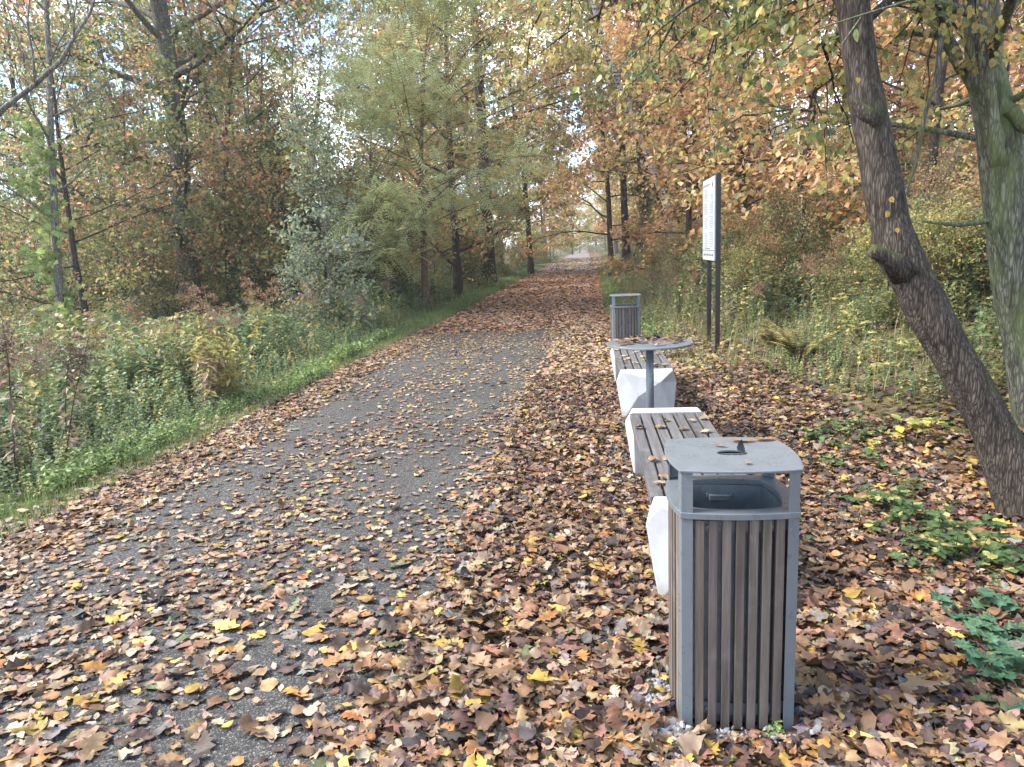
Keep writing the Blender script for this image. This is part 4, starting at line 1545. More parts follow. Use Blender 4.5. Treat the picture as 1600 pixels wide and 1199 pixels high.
SHR['twiggy'] = make_tree('bush', R(313), 3.2, 0.03, 1.4, 0.03, 26, 6, 6, 3, 0.08, [RUSSET, YGREEN, GREEN], [0.3, 0.35, 0.35], M['bark_grey'], rise=(25, 75), shape='spread', tbend=0.1, bare=0.3)
SHR['dark'] = make_tree('holly_bush', R(314), 3.6, 0.05, 1.7, 0.03, 28, 6, 5, 13, 0.10, [DARKG, GREEN], [0.8, 0.2], M['bark_dark'], rise=(10, 65), shape='spread', tbend=0.08)
used = set()


def pixel(x, y, z):
    d = CAM.T @ (np.array([x, y, z], float) - [0, 0, EYE])
    return PW / 2 + FPX * d[0] / -d[2], PH / 2 - FPX * d[1] / -d[2]


def zone(x, y):
    """where a thing stands, told by the landmarks of the place"""
    u = pixel(x, y, 1.0)[0]
    if x < -3:
        w = ('at the left end of the view' if u < 60 else 'beside the hop vine' if u < 135 else 'between hop vine and large oak' if u < 265 else 'behind the large oak trunk' if u < 335 else
             'between large oak and silvery willow' if u < 470 else 'behind the silvery willow' if u < 560 else 'between silvery willow and locust trunk' if u < 640 else 'behind the locust trunk' if u < 690 else
             'beside the dark locust-side oak' if u < 745 else 'by the thick dark oak' if u < 800 else 'hemming the path on the left')
    else:
        w = ('hemming the path on the right' if u < 945 else 'beside the orange oak trunk' if u < 985 else 'among the dark trunks' if u < 1045 else 'by the leaning birch' if u < 1090 else 'behind the white board' if u < 1125 else
             'just right of the white board' if u < 1210 else 'between board and leaning trunk' if u < 1330 else 'behind the leaning trunk' if u < 1440 else 'between leaning and mossy trunks' if u < 1540 else 'behind the mossy trunk')
    far = ' (nearest row)' if y < 18 else '' if y < 28 else ', farther back' if y < 50 else ', far off' if y < 85 else ', farthest off'
    return w + far.replace(' (nearest row)', ', near')


SIZE = lambda s, a, b: 'small ' if s < a else 'large ' if s > b else ''


def place(dct, key, x, y, s, rng, label, cat, group):
    src = dct[key]
    if (id(dct), key) in used:
        o = copy_tree(src)
    else:
        o = src
        used.add((id(dct), key))
    o.location = (x, y, float(gz(x, y)) - 0.05)
    o.rotation_euler = (0, 0, rng.uniform(0, 6.28))
    o.scale = (s, s, s * rng.uniform(0.92, 1.12))
    side = 'left' if x < -3 else 'right'
    tag(o, label, cat, f'bushes {side} of the path' if cat == 'bush' else f'woods {side} of the path')


def fill_woods():
    rng = R(77)
    names = {'alder': 'slim grey alder with sparse leaves', 'bare': 'thin pale half-bare birch', 'oak': 'green and rusty oak', 'maple': 'yellow maple', 'orange': 'orange beech', 'spruce': 'dark green spruce'}
    # far left: thin pale stems with the sky between them
    for k in range(36):
        u = rng.uniform(-80, 470)
        Y = rng.uniform(20, 44)
        p = at(u, 400, Y)
        key = rng.choice(['alder', 'bare'], p=[0.35, 0.65])
        place(PROTO, key, p[0], p[1], rng.uniform(0.75, 1.05), rng, f'{names[key]} {zone(p[0], p[1])}', 'tree', 'thin trees behind the large oak')
    for k in range(9):
        u = rng.uniform(-40, 480)
        Y = rng.uniform(26, 42)
        p = at(u, 400, Y)
        key = rng.choice(['oak', 'maple'], p=[0.75, 0.25])
        place(PROTO, key, p[0], p[1], rng.uniform(0.6, 0.85), rng, f'{names[key]} {zone(p[0], p[1])}', 'tree', '')
    # left middle distance
    for k in range(30):
        Y = rng.uniform(24, 95)
        x = -rng.uniform(5.5, 9) - rng.random() ** 1.5 * 16
        d = CAM.T @ (np.array([x, Y, 1.0]) - [0, 0, EYE])
        u = PW / 2 + FPX * d[0] / -d[2]
        if u < 420 or (500 < u < 650 and Y < 70):
            continue
        key = rng.choice(['oak', 'maple', 'alder', 'orange'], p=[0.4, 0.25, 0.2, 0.15])
        place(PROTO, key, x, Y, rng.uniform(0.8, 1.2), rng, f'{names[key]} {zone(x, Y)}', 'tree', 'woods left of the far path')
    # right
    for k in range(28):
        Y = rng.uniform(22, 95)
        x = rng.uniform(3.4, 6) + rng.random() ** 1.3 * 24
        key = rng.choice(['oak', 'orange', 'maple', 'spruce', 'alder'], p=[0.2, 0.34, 0.16, 0.1, 0.2])
        place(PROTO, key, x, Y, rng.uniform(0.8, 1.25), rng, f'{names[key]} {zone(x, Y)}', 'tree', 'woods right of the path')
    # the far end of the avenue
    for k, (x, Y, key) in enumerate([(-4.6, 58, 'maple'), (-4.4, 72, 'maple'), (-5.0, 88, 'orange'), (3.4, 62, 'orange'), (3.0, 78, 'maple'), (3.4, 92, 'oak'), (-2.6, 128, 'maple'), (2.9, 122, 'maple'), (-1.6, 150, 'maple'), (1.9, 155, 'orange'), (0.2, 190, 'maple'), (-5.5, 110, 'maple'), (4, 105, 'orange'), (-6, 130, 'orange'), (5, 135, 'maple'), (-4.5, 165, 'maple'), (4.5, 170, 'oak'), (-2, 230, 'maple'), (2.5, 240, 'orange'), (0.5, 260, 'maple'), (-6, 200, 'oak'), (6, 205, 'maple')]):
        place(PROTO, key, x, Y, rng.uniform(0.8, 1.1), rng, f'{names[key]} {zone(x, Y)}', 'tree', 'trees at the far end of the path')
    # bushes at the edges of the woods
    bn = {'green': 'leafy green bush', 'brown': 'rusty brown bush', 'twiggy': 'half-bare twiggy bush', 'dark': 'dark evergreen holly'}
    for k in range(58):
        u = rng.uniform(-60, 700)
        Y = rng.uniform(17, 34)
        p = at(u, 420, Y)
        if p[0] > -5.2:
            continue
        key = rng.choice(['green', 'brown', 'twiggy', 'dark'], p=[0.2, 0.28, 0.4, 0.12])
        place(SHR, key, p[0], p[1], rng.uniform(0.7, 1.25), rng, f'{bn[key]} {zone(p[0], p[1])}', 'bush', 'bushes under the left trees')
    for x, Y, s in ((-8.6, 21.5, 1.1), (-9.6, 22.5, 1.3), (-7.6, 23.2, 1.0)):
        place(SHR, 'dark', x, Y, s, rng, 'dark evergreen holly ' + ('nearest to' if Y < 22 else 'farthest right of' if x > -8 else 'behind and right of') + ' the large oak', 'bush', 'hollies right of the large oak')
    for k in range(16):
        Y = rng.uniform(26, 80)
        key = rng.choice(['green', 'brown'])
        x = -rng.uniform(4.6, 5.6)
        place(SHR, key, x, Y, rng.uniform(0.5, 0.9), rng, f'{bn[key]} {zone(x, Y)}', 'bush', 'bushes along the far path')
    for k in range(22):
        Y = rng.uniform(12.5, 30)
        x = float(bank_edge(Y)) + rng.uniform(0.5, 2.4)
        key = rng.choice(['green', 'brown', 'twiggy'], p=[0.3, 0.4, 0.3])
        place(SHR, key, x, Y, rng.uniform(0.25, 0.42), rng, f'low {bn[key]} {zone(x, Y)}', 'bush', 'low bushes beyond the far bin')
    for k in range(50):
        Y = rng.uniform(7.5, 20)
        x = float(bank_edge(Y)) + rng.uniform(1.4, 6.0)
        key = rng.choice(['green', 'brown', 'twiggy'], p=[0.4, 0.3, 0.3])
        place(SHR, key, x, Y, rng.uniform(0.25, 0.5), rng, f'low {bn[key]} {zone(x, Y)}', 'bush', 'low bushes on the bank')
    for x, Y, key in ((-3.4, 140, 'green'), (-1.6, 152, 'brown'), (0.4, 148, 'green'), (2.0, 156, 'brown'), (3.4, 143, 'green'), (-4.6, 126, 'brown'), (4.4, 130, 'green')):
        place(SHR, key, x, Y, rng.uniform(1.2, 1.6), rng, f'large {bn[key]} closing the path end, {"left side" if x < -3 else "middle" if x < 1 else "right side"}', 'bush', '')
    for k in range(16):
        Y = rng.uniform(50, 120)
        key = rng.choice(['green', 'brown'])
        x = rng.choice([-1, 1]) * rng.uniform(4.0, 5.5)
        place(SHR, key, x, Y, rng.uniform(0.6, 1.0), rng, f'{bn[key]} {zone(x, Y)}', 'bush', 'bushes hemming the far path')
    for k in range(40):
        Y = rng.uniform(11, 45)
        x = float(bank_edge(Y)) + rng.uniform(2.0, 12)
        key = rng.choice(['green', 'brown', 'twiggy'], p=[0.3, 0.4, 0.3])
        place(SHR, key, x, Y, rng.uniform(0.45, 0.85), rng, f'{bn[key]} {zone(x, Y)}', 'bush', 'bushes on the right bank')


fill_woods()

# the far woods that close the view: one mass
def far_woods():
    rng = R(88)
    mb = MB()
    n = 40000
    side = rng.random(n)
    x = np.where(side < 0.5, rng.uniform(-75, -14, n), rng.uniform(12, 75, n))
    y = rng.uniform(55, 120, n)
    z = rng.random(n) ** 1.4 * (7 + 3.5 * patch(x * 0.2, y * 0.2, 1, 4)) * np.where(side < 0.5, 1.0, 1.3)
    P = np.stack([x, y, np.maximum(z, 0.1)], -1)
    mb.scatter(KITE_V * [1.3, 1, 1], KITE_F, frames(unit(rng.normal(size=(n, 3))), unit(rng.normal(size=(n, 3)) + [0, -0.5, 0.6]), rng.uniform(0.35, 0.8, n)), P, leaf_cols(rng, P * 0.25, [GREEN, RUSSET, ORANGE, YGREEN], [0.35, 0.3, 0.15, 0.2]))
    o = mb.build('distant_woods', M['leaf'])
    tag(o, 'far-off mixed autumn woods closing the view between the trunks', 'woods', kind='stuff')


far_woods()

# ------------------------------------------------------------------ undergrowth
HERB_L = [(0.13, 0.18, 0.07), (0.16, 0.215, 0.10), (0.11, 0.16, 0.075), (0.18, 0.225, 0.09), (0.145, 0.20, 0.105)]
HERB_Y = [(0.28, 0.27, 0.09), (0.22, 0.23, 0.08), (0.36, 0.31, 0.11)]
HERB_B = [(0.21, 0.15, 0.10), (0.16, 0.115, 0.08), (0.27, 0.19, 0.13)]
HERB_O = [(0.12, 0.13, 0.05), (0.16, 0.155, 0.06), (0.09, 0.11, 0.045), (0.20, 0.18, 0.075)]
BRIGHT = [(0.17, 0.24, 0.07), (0.21, 0.28, 0.085), (0.14, 0.20, 0.065)]


def herb_templates(rng, n, h, pairs, leaf):
    """upright weeds: stem and opposite leaves; returns vertices, faces, and a mask of the stem vertices"""
    out = []
    for _ in range(n):
        bend = rng.normal(0, 0.12, 2)
        lv, ln, ld, ls = [], [], [], []
        for k in range(pairs):
            t = 0.18 + 0.82 * (k + 0.5) / pairs
            a0 = k * 1.57 + rng.uniform(-0.4, 0.4)
            for s in (0, math.pi):
                a = a0 + s
                lv.append((bend[0] * t * t * h, bend[1] * t * t * h, t * h))
                ld.append((math.cos(a), math.sin(a), rng.uniform(-0.9, 0.5)))
                ln.append((rng.normal(0, 0.45), rng.normal(0, 0.45), 1.0))
                ls.append(leaf * (1.15 - 0.6 * t) * rng.uniform(0.8, 1.2))
        mb = MB()
        mb.scatter(KITE_V * [1.05, 1, 1], KITE_F, frames(np.array(ld), np.array(ln), np.array(ls)), np.array(lv), np.ones((len(lv), 3)))
        zs = np.linspace(0, 1, 4)
        w = 0.0035
        sv, sf = [], []
        for z in zs:
            sv += [(bend[0] * z * z * h - w, bend[1] * z * z * h, z * h), (bend[0] * z * z * h + w, bend[1] * z * z * h, z * h)]
        for i in range(3):
            sf += [(2 * i, 2 * i + 1, 2 * i + 3), (2 * i, 2 * i + 3, 2 * i + 2)]
        mb.add(sv, np.array(sf))
        out.append((np.concatenate(mb.v), np.concatenate(mb.f)))
    return out


def scatter_plants(mb, rng, tmpl, x, y, scale, cols):
    n = len(x)
    t = rng.integers(0, len(tmpl), n)
    a = rng.uniform(0, 6.28, n)
    lean = rng.normal(0, 0.10, (n, 2))
    z = gz(x, y)
    for i, (tv, tf) in enumerate(tmpl):
        s = t == i
        k = s.sum()
        if not k:
            continue
        d = np.stack([np.cos(a[s]), np.sin(a[s]), np.zeros(k)], -1)
        up = unit(np.stack([lean[s, 0], lean[s, 1], np.ones(k)], -1))
        xx = unit(np.cross(d, up))
        dd = np.cross(up, xx)
        mats = np.stack([xx, dd, up], -1) * scale[s][:, None, None]
        v = np.einsum('nij,kj->nki', mats, tv) + np.stack([x[s], y[s], z[s]], -1)[:, None]
        f = (tf[None] + (np.arange(k) * len(tv))[:, None, None]).reshape(-1, tf.shape[1])
        c = np.repeat(cols[s], len(tv), 0) * rng.uniform(0.75, 1.25, (k * len(tv) // 4 + 1, 1)).repeat(4, 0)[:k * len(tv)]
        mb.add(v.reshape(-1, 3), f, c)


def pal(rng, n, *pw):
    w = np.array([q[1] for q in pw])
    k = rng.choice(len(pw), n, p=w / w.sum())
    c = np.zeros((n, 3))
    for i, (p, _) in enumerate(pw):
        s = k == i
        c[s] = np.array(p)[rng.integers(0, len(p), s.sum())]
    return c * rng.uniform(0.8, 1.2, (n, 1))


def blades(mb, rng, x, y, h, w, cols, bend=0.5):
    """curved grass blades of three segments"""
    n = len(x)
    a = rng.uniform(0, 6.28, n)
    dirv = np.stack([np.cos(a), np.sin(a), np.zeros(n)], -1)
    side = np.stack([-np.sin(a), np.cos(a), np.zeros(n)], -1)
    b = rng.uniform(0.1, 1, n) * bend
    P0 = np.stack([x, y, gz(x, y)], -1)
    v = []
    for t in (0, 0.4, 0.75, 1.0):
        c = P0 + dirv * (b * t * t * h)[:, None] + np.array([0, 0, 1.0]) * (h * t * (1 - 0.35 * b * t))[:, None]
        ww = (w * (1 - t) * 0.5)[:, None]
        v += [c - side * ww, c + side * ww] if t < 1 else [c]
    v = np.stack(v, 1)
    f = np.array([(0, 1, 3), (0, 3, 2), (2, 3, 5), (2, 5, 4), (4, 5, 6)])
    F = (f[None] + (np.arange(n) * 7)[:, None, None]).reshape(-1, 3)
    mb.add(v.reshape(-1, 3), F, np.repeat(cols, 7, 0))


def undergrowth():
    rng = R(51)
    mb = MB()
    tall = herb_templates(rng, 7, 1.0, 12, 0.14)
    broad = herb_templates(rng, 6, 1.0, 9, 0.19)
    thin = [(v * [1, 1, 1], f) for v, f in herb_templates(rng, 6, 1.0, 14, 0.10)]
    low = herb_templates(rng, 5, 0.35, 5, 0.12)
    # left side
    for n, y0, y1, sc in ((4200, 2.2, 9, 1.0), (6000, 9, 18, 1.1), (4200, 18, 45, 1.3)):
        x = -3.9 - rng.random(n) ** 1.2 * (6.5 if y0 < 9 else 9)
        y = rng.uniform(y0, y1, n)
        hh = np.clip(smooth(-3.8, -5.6, x) * 0.62 + 0.16 + 0.24 * patch(x, y, 1.2, 6) * smooth(-4.2, -5.5, x), 0.1, 1.0) * rng.uniform(0.7, 1.2, n)
        dry = patch(x, y, 0.9, 9)
        c = np.where((dry + rng.normal(0, 0.5, n) > 0.75)[:, None], pal(rng, n, (HERB_B, 0.5), (HERB_Y, 0.5)), pal(rng, n, (HERB_L, 0.85), (HERB_Y, 0.15)))
        b = rng.random(n) < 0.45
        scatter_plants(mb, rng, broad, x[b], y[b], hh[b] * sc * 0.9, c[b])
        b = ~b
        scatter_plants(mb, rng, tall, x[b], y[b], hh[b] * sc, c[b])
    # right bank
    for n, y0, y1 in ((5200, 3.6, 10), (6400, 10, 20), (3600, 20, 45)):
        y = rng.uniform(y0, y1, n)
        x = veg_edge(y) + 0.05 + rng.random(n) ** 1.1 * 6.5
        hh = np.clip(0.12 + 0.55 * smooth(0, 1.8, x - veg_edge(y)) + 0.18 * patch(x, y, 1.3, 2), 0.1, 1.1) * rng.uniform(0.7, 1.2, n)
        ok = patch(x * 1.3, y * 1.1, 1.3, 6) + rng.normal(0, 0.35, n) > -0.75
        x, y = x[ok], y[ok]
        n = len(x)
        hh = np.clip(0.12 + 0.55 * smooth(0, 1.8, x - veg_edge(y)) + 0.30 * patch(x, y, 1.5, 2), 0.08, 1.1) * rng.uniform(0.6, 1.25, n)
        sel = rng.random(n)
        dry = patch(x * 1.2, y * 1.2, 1.1, 11) + rng.normal(0, 0.4, n) > 0.45
        c = np.where(dry[:, None], pal(rng, n, (HERB_B, 0.5), (HERB_Y, 0.3), (HERB_L, 0.2)), pal(rng, n, (HERB_L, 0.42), (HERB_O, 0.34), (HERB_Y, 0.15), (HERB_B, 0.09)))
        for tm, lo, hi in ((broad, 0, 0.3), (tall, 0.3, 0.6), (thin, 0.6, 1.0)):
            b = (sel >= lo) & (sel < hi)
            scatter_plants(mb, rng, tm, x[b], y[b], hh[b], c[b])
    # low bright ground elder at the left edge of the path
    for n, y0, y1 in ((2300, 2.5, 10), (2600, 10, 24), (1400, 24, 60)):
        y = rng.uniform(y0, y1, n)
        x = -3.66 - np.abs(rng.normal(0, 0.30, n)) - 0.14 * patch(0 * y, y, 1.7, 1)
        ok = patch(x * 1.5, y * 1.2, 1.4, 8) + rng.normal(0, 0.4, n) > -0.25
        x, y = x[ok], y[ok]
        n = len(x)
        c = pal(rng, n, (BRIGHT, 0.85), (HERB_L, 0.15))
        scatter_plants(mb, rng, low, x, y, rng.uniform(0.2, 0.65, n) * (0.8 + 0.35 * patch(x, y, 1.6, 4)).clip(0.4, 1.3), c)
    y = rng.uniform(12, 50, 900)
    x = veg_edge(y) - 0.15 + np.abs(rng.normal(0, 0.25, 900))
    scatter_plants(mb, rng, low, x, y, rng.uniform(0.3, 0.7, 900), pal(rng, 900, (BRIGHT, 0.7), (HERB_L, 0.3)))
    o = mb.build('undergrowth', M['herb'])
    tag(o, 'tangled green nettles and weeds on both sides of the path', 'undergrowth', kind='stuff')
    g = MB()

    def lawn(n, xf, y0, y1, h0, h1, *pw, bend=0.6, w=0.006):
        y = rng.uniform(y0, y1, n)
        x = xf(y, n)
        blades(g, rng, x, y, rng.uniform(h0, h1, n), np.full(n, w) * rng.uniform(0.7, 1.3, n), pal(rng, n, *pw), bend)
    lawn(16000, lambda y, n: -3.5 - np.abs(rng.normal(0, 0.4, n)), 2.5, 16, 0.04, 0.13, (BRIGHT, 0.6), (HERB_L, 0.3), (HERB_Y, 0.1))
    lawn(10000, lambda y, n: -3.4 - np.abs(rng.normal(0, 0.4, n)), 16, 60, 0.08, 0.22, (BRIGHT, 0.75), (HERB_L, 0.25), w=0.014)
    lawn(5500, lambda y, n: -4.3 - rng.random(n) * 5, 3, 22, 0.25, 0.7, (HERB_L, 0.55), (HERB_Y, 0.3), (HERB_B, 0.15), bend=0.8)
    lawn(9000, lambda y, n: veg_edge(y) + 0.1 + rng.random(n) * 5.5, 4, 22, 0.2, 0.7, (HERB_L, 0.5), (HERB_Y, 0.3), (HERB_B, 0.1), ([(0.33, 0.27, 0.16), (0.28, 0.22, 0.13)], 0.5), bend=1.3)
    lawn(6000, lambda y, n: veg_edge(y) - 0.35 + np.abs(rng.normal(0, 0.3, n)), 9, 50, 0.06, 0.2, (BRIGHT, 0.7), (HERB_L, 0.3), w=0.012)
    lawn(1500, lambda y, n: veg_edge(y) - 0.2 + rng.normal(0, 0.35, n), 3.5, 10, 0.03, 0.12, (BRIGHT, 0.6), (HERB_L, 0.4))
    o = g.build('grass', M['herb'])
    tag(o, 'green and straw coloured grass among the weeds', 'grass', kind='stuff')


undergrowth()

# --- single plants one can point at
def goldenrod(rng, h, col, name='goldenrod', dark=False):
    r = empty(name)
    st = MB()
    lean = rng.normal(0, 0.1, 2)
    pts = wander(rng, (0, 0, 0), (lean[0], lean[1], 1), h, 7, 0.05, 0.0)
    stc = (0.07, 0.045, 0.03) if dark else (0.20, 0.17, 0.06)
    st.tube(pts, np.linspace(0.006, 0.003, 8), 5, stc)
    st.build('stem', M['stem'], r)
    lf = MB()
    n = 46
    P, D = [], []
    for k in range(n):
        p, d = along(pts, rng.uniform(0.15, 0.8))
        a = rng.uniform(0, 6.28)
        P.append(p)
        D.append((math.cos(a), math.sin(a), rng.uniform(-0.9, 0.2)))
    lc = pal(rng, n, (HERB_Y, 0.6), (HERB_L, 0.4)) if not dark else pal(rng, n, (HERB_B, 1.0))
    lf.scatter(KITE_V * [0.45, 1, 1], KITE_F, frames(np.array(D), np.tile([0, 0, 1.0], (n, 1)) + rng.normal(0, 0.2, (n, 3)), rng.uniform(0.07, 0.14, n)), np.array(P), lc)
    lf.build('leaves', M['herb'], r)
    # plume: arching side sprays with fluff
    pl = MB()
    Q = []
    for k in range(16):
        p, d = along(pts, rng.uniform(0.72, 1.0))
        a = rng.uniform(0, 6.28)
        sp = wander(rng, p, (math.cos(a) * 0.8, math.sin(a) * 0.8, 0.6), rng.uniform(0.10, 0.26), 5, 0.1, -0.25)
        pl.tube(sp, np.linspace(0.002, 0.001, 6), 3, stc)
        for q in range(34):
            Q.append(along(sp, rng.uniform(0.1, 1))[0])
    Q = np.array(Q) + rng.normal(0, 0.014, (len(Q), 3))
    cc = np.array(col) * rng.uniform(0.7, 1.3, (len(Q), 1))
    pl.scatter(KITE_V * [0.7, 1, 1], KITE_F, frames(unit(rng.normal(size=(len(Q), 3))), unit(rng.normal(size=(len(Q), 3))), rng.uniform(0.012, 0.028, len(Q))), Q, cc)
    pl.build('plume', M['herb'], r)
    return r


def weeds():
    rng = R(61)
    protos = [goldenrod(rng, 1.15, (0.24, 0.135, 0.095)), goldenrod(rng, 1.3, (0.28, 0.15, 0.09)), goldenrod(rng, 1.05, (0.20, 0.125, 0.10)), goldenrod(rng, 1.2, (0.30, 0.20, 0.06)), goldenrod(rng, 1.15, (0.09, 0.055, 0.04), 'dock_plant', True)]
    texts = ['goldenrod with a faded reddish brown plume', 'tall goldenrod with a rusty plume', 'goldenrod with a dull purplish brown plume', 'goldenrod with a yellowish plume', 'dark brown dead dock stalk']
    spots = []
    for u, v, Y, k, lab in (
            (320, 500, 9.5, 1, 'tall rusty plumed goldenrod directly in front of the oak trunk'), (365, 510, 9.0, 0, 'broad reddish goldenrod right of the oak trunk'), (340, 545, 8.0, 0, 'low drooping reddish goldenrod below the oak trunk'),
            (405, 480, 10.5, 3, 'yellow stemmed goldenrod right of the oak'), (425, 480, 10.8, 1, 'pale brown goldenrod at the right of the pair beyond the oak'),
            (220, 470, 9.8, 1, 'slim rusty goldenrod left of the oak trunk'), (160, 490, 9.5, 3, 'yellow goldenrod between the small oak and the large oak'),
            (75, 580, 6.6, 0, 'reddish goldenrod with a bent plume in the left weeds'), (95, 590, 6.2, 2, 'purplish goldenrod behind the dead dock stalks'),
            (85, 610, 5.6, 4, 'dark dead dock stalk leaning at the left, behind the others'), (150, 640, 5.4, 4, 'upright dark dead dock stalk in the middle'), (45, 660, 4.9, 4, 'nearest dark dead dock stalk at the left edge'),
            (15, 590, 6.0, 0, 'reddish goldenrod at the left edge of the photo'), (8, 520, 8.5, 1, 'rusty goldenrod far back at the left edge'),
            (60, 530, 8.2, 2, 'purplish goldenrod below the vine covered alder'), (395, 560, 7.8, 2, 'dull goldenrod left of the yellow willowherb'), (520, 470, 11.0, 0, 'reddish goldenrod below the silvery willow'),
            (600, 470, 13.0, 2, 'purplish plumed goldenrod by the locust foot'), (640, 450, 15.0, 2, 'pale purplish plumes right below the locust'), (505, 520, 9.3, 1, 'leaning rusty goldenrod close to the path edge')):
        spots.append((u, v, Y, k, lab))
    seen = set()
    for u, v, Y, k, lab in spots:
        o = protos[k] if k not in seen else copy_tree(protos[k])
        seen.add(k)
        p = at(u, v, Y)
        x = min(p[0], -4.3)
        o.location = (x, Y, float(gz(x, Y)))
        o.rotation_euler = (rng.normal(0, 0.06), rng.normal(0, 0.06), rng.uniform(0, 6.28))
        s = rng.uniform(0.9, 1.15)
        o.scale = (s, s, s)
        tag(o, lab, 'weed', 'dry weeds left of the path')
    # a thicket of more goldenrod standing among them: nothing tells these apart
    for j in range(34):
        k = int(rng.choice([0, 1, 2, 3], p=[0.34, 0.26, 0.3, 0.1]))
        o = copy_tree(protos[k])
        Y = rng.uniform(6, 16)
        x = -rng.uniform(5.2, 8.6)
        o.location = (x, Y, float(gz(x, Y)) - 0.05)
        o.rotation_euler = (rng.normal(0, 0.08), rng.normal(0, 0.08), rng.uniform(0, 6.28))
        s = rng.uniform(0.75, 1.0)
        o.scale = (s, s, s)
        tag(o, texts[k] + ' ' + zone(x, Y), 'weed', 'goldenrod scattered in the left weeds')
    for j in range(30):
        k = int(rng.choice([0, 1, 2], p=[0.4, 0.15, 0.45]))
        o = copy_tree(protos[k])
        Y = rng.uniform(7.5, 19)
        x = float(veg_edge(Y)) + rng.uniform(0.5, 3.4)
        o.location = (x, Y, float(gz(x, Y)) - 0.05)
        o.rotation_euler = (rng.normal(0, 0.1), rng.normal(0, 0.1), rng.uniform(0, 6.28))
        sc = rng.uniform(0.65, 0.95)
        o.scale = (sc, sc, sc)
        tag(o, texts[k] + ' ' + zone(x, Y), 'weed', 'goldenrod on the right bank')


weeds()


def willowherb(u, v, Y, n, h, cols, label):
    rng = R(int(u))
    p = at(u, v, Y)
    x = min(p[0], -4.2)
    r = empty('willowherb_clump', (x, Y, float(gz(x, Y))))
    st, lf = MB(), MB()
    for k in range(n):
        b = np.array([rng.normal(0, 0.13), rng.normal(0, 0.13), 0])
        pts = wander(rng, b, (b[0] * 0.9, b[1] * 0.9, 1), h * rng.uniform(0.7, 1.1), 6, 0.05)
        st.tube(pts, np.linspace(0.005, 0.002, 7), 4, (0.22, 0.15, 0.06))
        m = 30
        P = np.array([along(pts, q)[0] for q in rng.uniform(0.2, 1, m)])
        a = rng.uniform(0, 6.28, m)
        lf.scatter(KITE_V * [0.5, 1, 1], KITE_F, frames(np.stack([np.cos(a), np.sin(a), rng.uniform(-0.9, 0.3, m)], -1), np.tile([0, 0, 1.0], (m, 1)), rng.uniform(0.08, 0.15, m)), P, pal(rng, m, *cols))
    st.build('stem', M['stem'], r)
    lf.build('leaves', M['herb'], r)
    tag(r, label, 'weed', 'dry weeds left of the path')


willowherb(455, 545, 7.9, 16, 0.95, ((HERB_Y, 0.6), ([(0.40, 0.32, 0.09), (0.34, 0.25, 0.07)], 0.4)), 'yellow willowherb clump standing by the path edge')
willowherb(435, 560, 7.6, 7, 0.75, ((HERB_B, 0.8), (HERB_Y, 0.2)), 'withered brown clump left of the yellow willowherb')
willowherb(275, 520, 8.3, 8, 1.1, ((HERB_Y, 0.8), (HERB_B, 0.2)), 'straw yellow tall clump below the oak trunk')


def bramble(name, pts, n, size, cols, label, spread=0.16, h=0.22, cat='plant', leafshape=OVATE, bill=0.4):
    """low leafy plant: arching stems carrying leaves in threes"""
    rng = R(len(label) * 7 + n)
    c = np.mean(pts, 0)
    foot = np.array([c[0], c[1], float(gz(c[0], c[1]))])
    r = empty(name, foot)
    st, lf = MB(), MB()
    L = outline_leaf(leafshape, 0.2, 0.15, -0.3, 0.25)
    P, D, N = [], [], []
    for k in range(n):
        b = pts[rng.integers(len(pts))] + rng.normal(0, spread, 2)
        z = float(gz(*b))
        q = wander(rng, np.array([b[0], b[1], z]) - foot, (rng.normal() * 0.6, rng.normal() * 0.6, 1), h * rng.uniform(0.5, 1.4), 5, 0.15, -0.12)
        st.tube(q, np.linspace(0.003, 0.0015, 6), 4, (0.10, 0.09, 0.04))
        for t in (0.45, 0.7, 0.97):
            e, d = along(q, t)
            a0 = rng.uniform(0, 6.28)
            for j in range(3):
                a = a0 + j * 1.5
                P.append(e)
                D.append((math.cos(a), math.sin(a), rng.uniform(-0.4, 0.2)))
                N.append((rng.normal() * 0.25, rng.normal() * 0.25 - 0.15, 1))
    P, D, N = np.array(P), np.array(D), np.array(N)
    lf.scatter(L[0], L[1], frames(D, N, size * rng.uniform(0.6, 1.25, len(P))), P, pal(rng, len(P), *cols))
    st.build('stem', M['stem'], r)
    lf.build('leaves', M['herb'], r)
    tag(r, label, cat, 'low plants on the right verge')


def gxy(u, v, z=0.15):
    d = CAM @ np.array([(u - PW / 2) / FPX, -(v - PH / 2) / FPX, -1])
    t = (z - EYE) / d[2]
    return np.array([d[0] * t, d[1] * t])


NET = [(0.055, 0.095, 0.03), (0.075, 0.12, 0.04), (0.045, 0.08, 0.03)]
BLUEG = [(0.05, 0.115, 0.06), (0.065, 0.14, 0.075), (0.08, 0.15, 0.08)]
bramble('nettle_patch', [gxy(1400, 775), gxy(1450, 790), gxy(1500, 815), gxy(1520, 840), gxy(1470, 840), gxy(1380, 760)], 70, 0.055, ((NET, 0.85), (HERB_Y, 0.15)), 'nettle patch at the foot of the leaning linden', 0.09, 0.2)
bramble('bramble', [gxy(1500, 930), gxy(1550, 950), gxy(1590, 930), gxy(1600, 990), gxy(1590, 1030)], 22, 0.06, ((BLUEG, 1.0),), 'blue-green bramble at the right edge of the photo', 0.05, 0.18, leafshape=MAPLE)
bramble('weed_tuft', [gxy(1205, 1140, 0.02), gxy(1190, 1180, 0.02), gxy(1150, 1190, 0.02)], 12, 0.02, ((BRIGHT, 1.0),), 'tiny green weeds at the foot of the near bin', 0.02, 0.04)
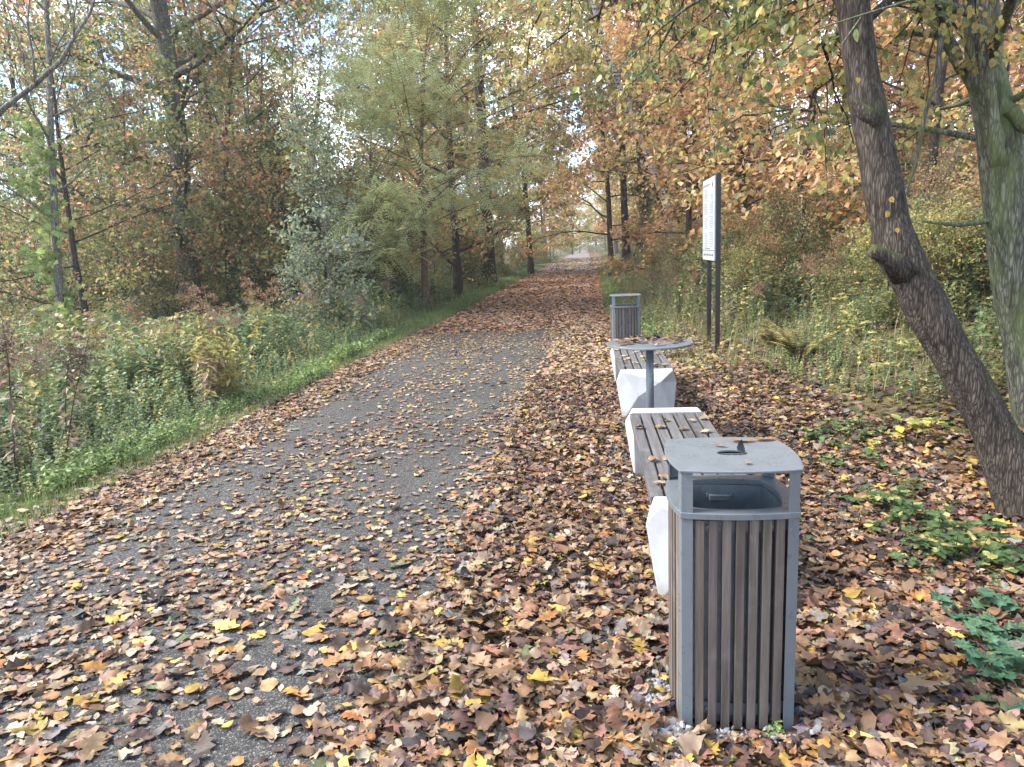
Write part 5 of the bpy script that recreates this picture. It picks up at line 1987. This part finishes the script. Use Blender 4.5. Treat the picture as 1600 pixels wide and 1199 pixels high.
bramble('weed_tuft', [gxy(1010, 1160, 0.02), gxy(1300, 1110, 0.02)], 6, 0.02, ((BRIGHT, 1.0),), 'tiny green weeds left of the near bin', 0.02, 0.04)
bramble('ivy_plant', [gxy(1320, 690), gxy(1290, 665), gxy(1350, 660)], 40, 0.05, ((NET, 0.7), (BRIGHT, 0.3)), 'leafy weeds on the litter left of the linden foot', 0.14, 0.16)
bramble('lime_seedling', [gxy(1420, 650, 0.3), gxy(1450, 640, 0.3)], 8, 0.07, ((YGREEN, 0.5), ([(0.45, 0.33, 0.05), (0.25, 0.30, 0.06)], 0.5)), 'yellow and lime green seedling beside the linden trunk', 0.1, 0.25)
bramble('maple_seedling', [gxy(1360, 500, 0.6), gxy(1390, 520, 0.6), gxy(1330, 480, 0.6)], 22, 0.085, ((YGREEN, 0.7), (HERB_L, 0.3)), 'broad yellow-green leaved seedlings on the bank left of the trunk', 0.2, 0.35, leafshape=MAPLE)
bramble('maple_seedling', [gxy(1510, 440, 0.9), gxy(1480, 420, 0.9), gxy(1530, 460, 0.9)], 26, 0.09, ((YGREEN, 0.5), ([(0.45, 0.33, 0.05)], 0.3), (HERB_L, 0.2)), 'yellow leaved seedlings between the two near trunks', 0.3, 0.5, leafshape=MAPLE)


def fern(u, v, Y, label, n=9, L=0.55):
    rng = R(int(u) + 5)
    p = at(u, v, Y)
    foot = np.array([p[0], Y, float(gz(p[0], Y))])
    r = empty('fern', foot)
    mb = MB()
    for k in range(n):
        a = rng.uniform(0, 6.28)
        q = wander(rng, (0, 0, 0.02), (math.cos(a) * 0.6, math.sin(a) * 0.6, 1), L * rng.uniform(0.7, 1.2), 8, 0.04, -0.09)
        P, D, S_ = [], [], []
        for j in range(18):
            t = 0.15 + 0.85 * j / 18
            e, d = along(q, min(t, 0.99))
            sd_ = unit(np.cross(d, [0, 0, 1]))
            for s in (-1, 1):
                P.append(e)
                D.append(sd_ * s + d * 0.35)
                S_.append(0.13 * math.sin(math.pi * min(1, 0.2 + t * 0.8)) + 0.01)
        mb.scatter(KITE_V * [0.5, 1, 1], KITE_F, frames(np.array(D), np.tile([0, 0, 1.0], (len(P), 1)), np.array(S_)), np.array(P), pal(rng, len(P), ([(0.26, 0.19, 0.07), (0.19, 0.15, 0.06)], 0.6), (HERB_Y, 0.4)))
        mb.tube(q, np.linspace(0.003, 0.001, len(q)), 3, (0.15, 0.1, 0.05))
    mb.build('fronds', M['herb'], r)
    tag(r, label, 'fern', 'ferns on the right bank')


fern(1255, 500, 8.4, 'browning fern on the bank right of the sign')
fern(1210, 480, 9.4, 'smaller yellow-brown fern nearer the sign', 7, 0.45)


# ------------------------------------------------------------------ the misty air over the woods
def haze():
    m = bpy.data.materials.new('haze_air')
    m.use_nodes = True
    n, l = m.node_tree.nodes, m.node_tree.links
    n.clear()
    out = n.new('ShaderNodeOutputMaterial')
    v = n.new('ShaderNodeVolumePrincipled')
    v.inputs['Color'].default_value = (0.93, 0.95, 1.0, 1)
    v.inputs['Density'].default_value = 0.0008
    v.inputs['Anisotropy'].default_value = 0.2
    l.new(v.outputs[0], out.inputs['Volume'])
    o = MB().box(-420, 420, -70, 910, -2.2, 40).build('haze', m)
    tag(o, 'thin pale haze that fades the far end of the path', 'haze', kind='stuff')


haze()
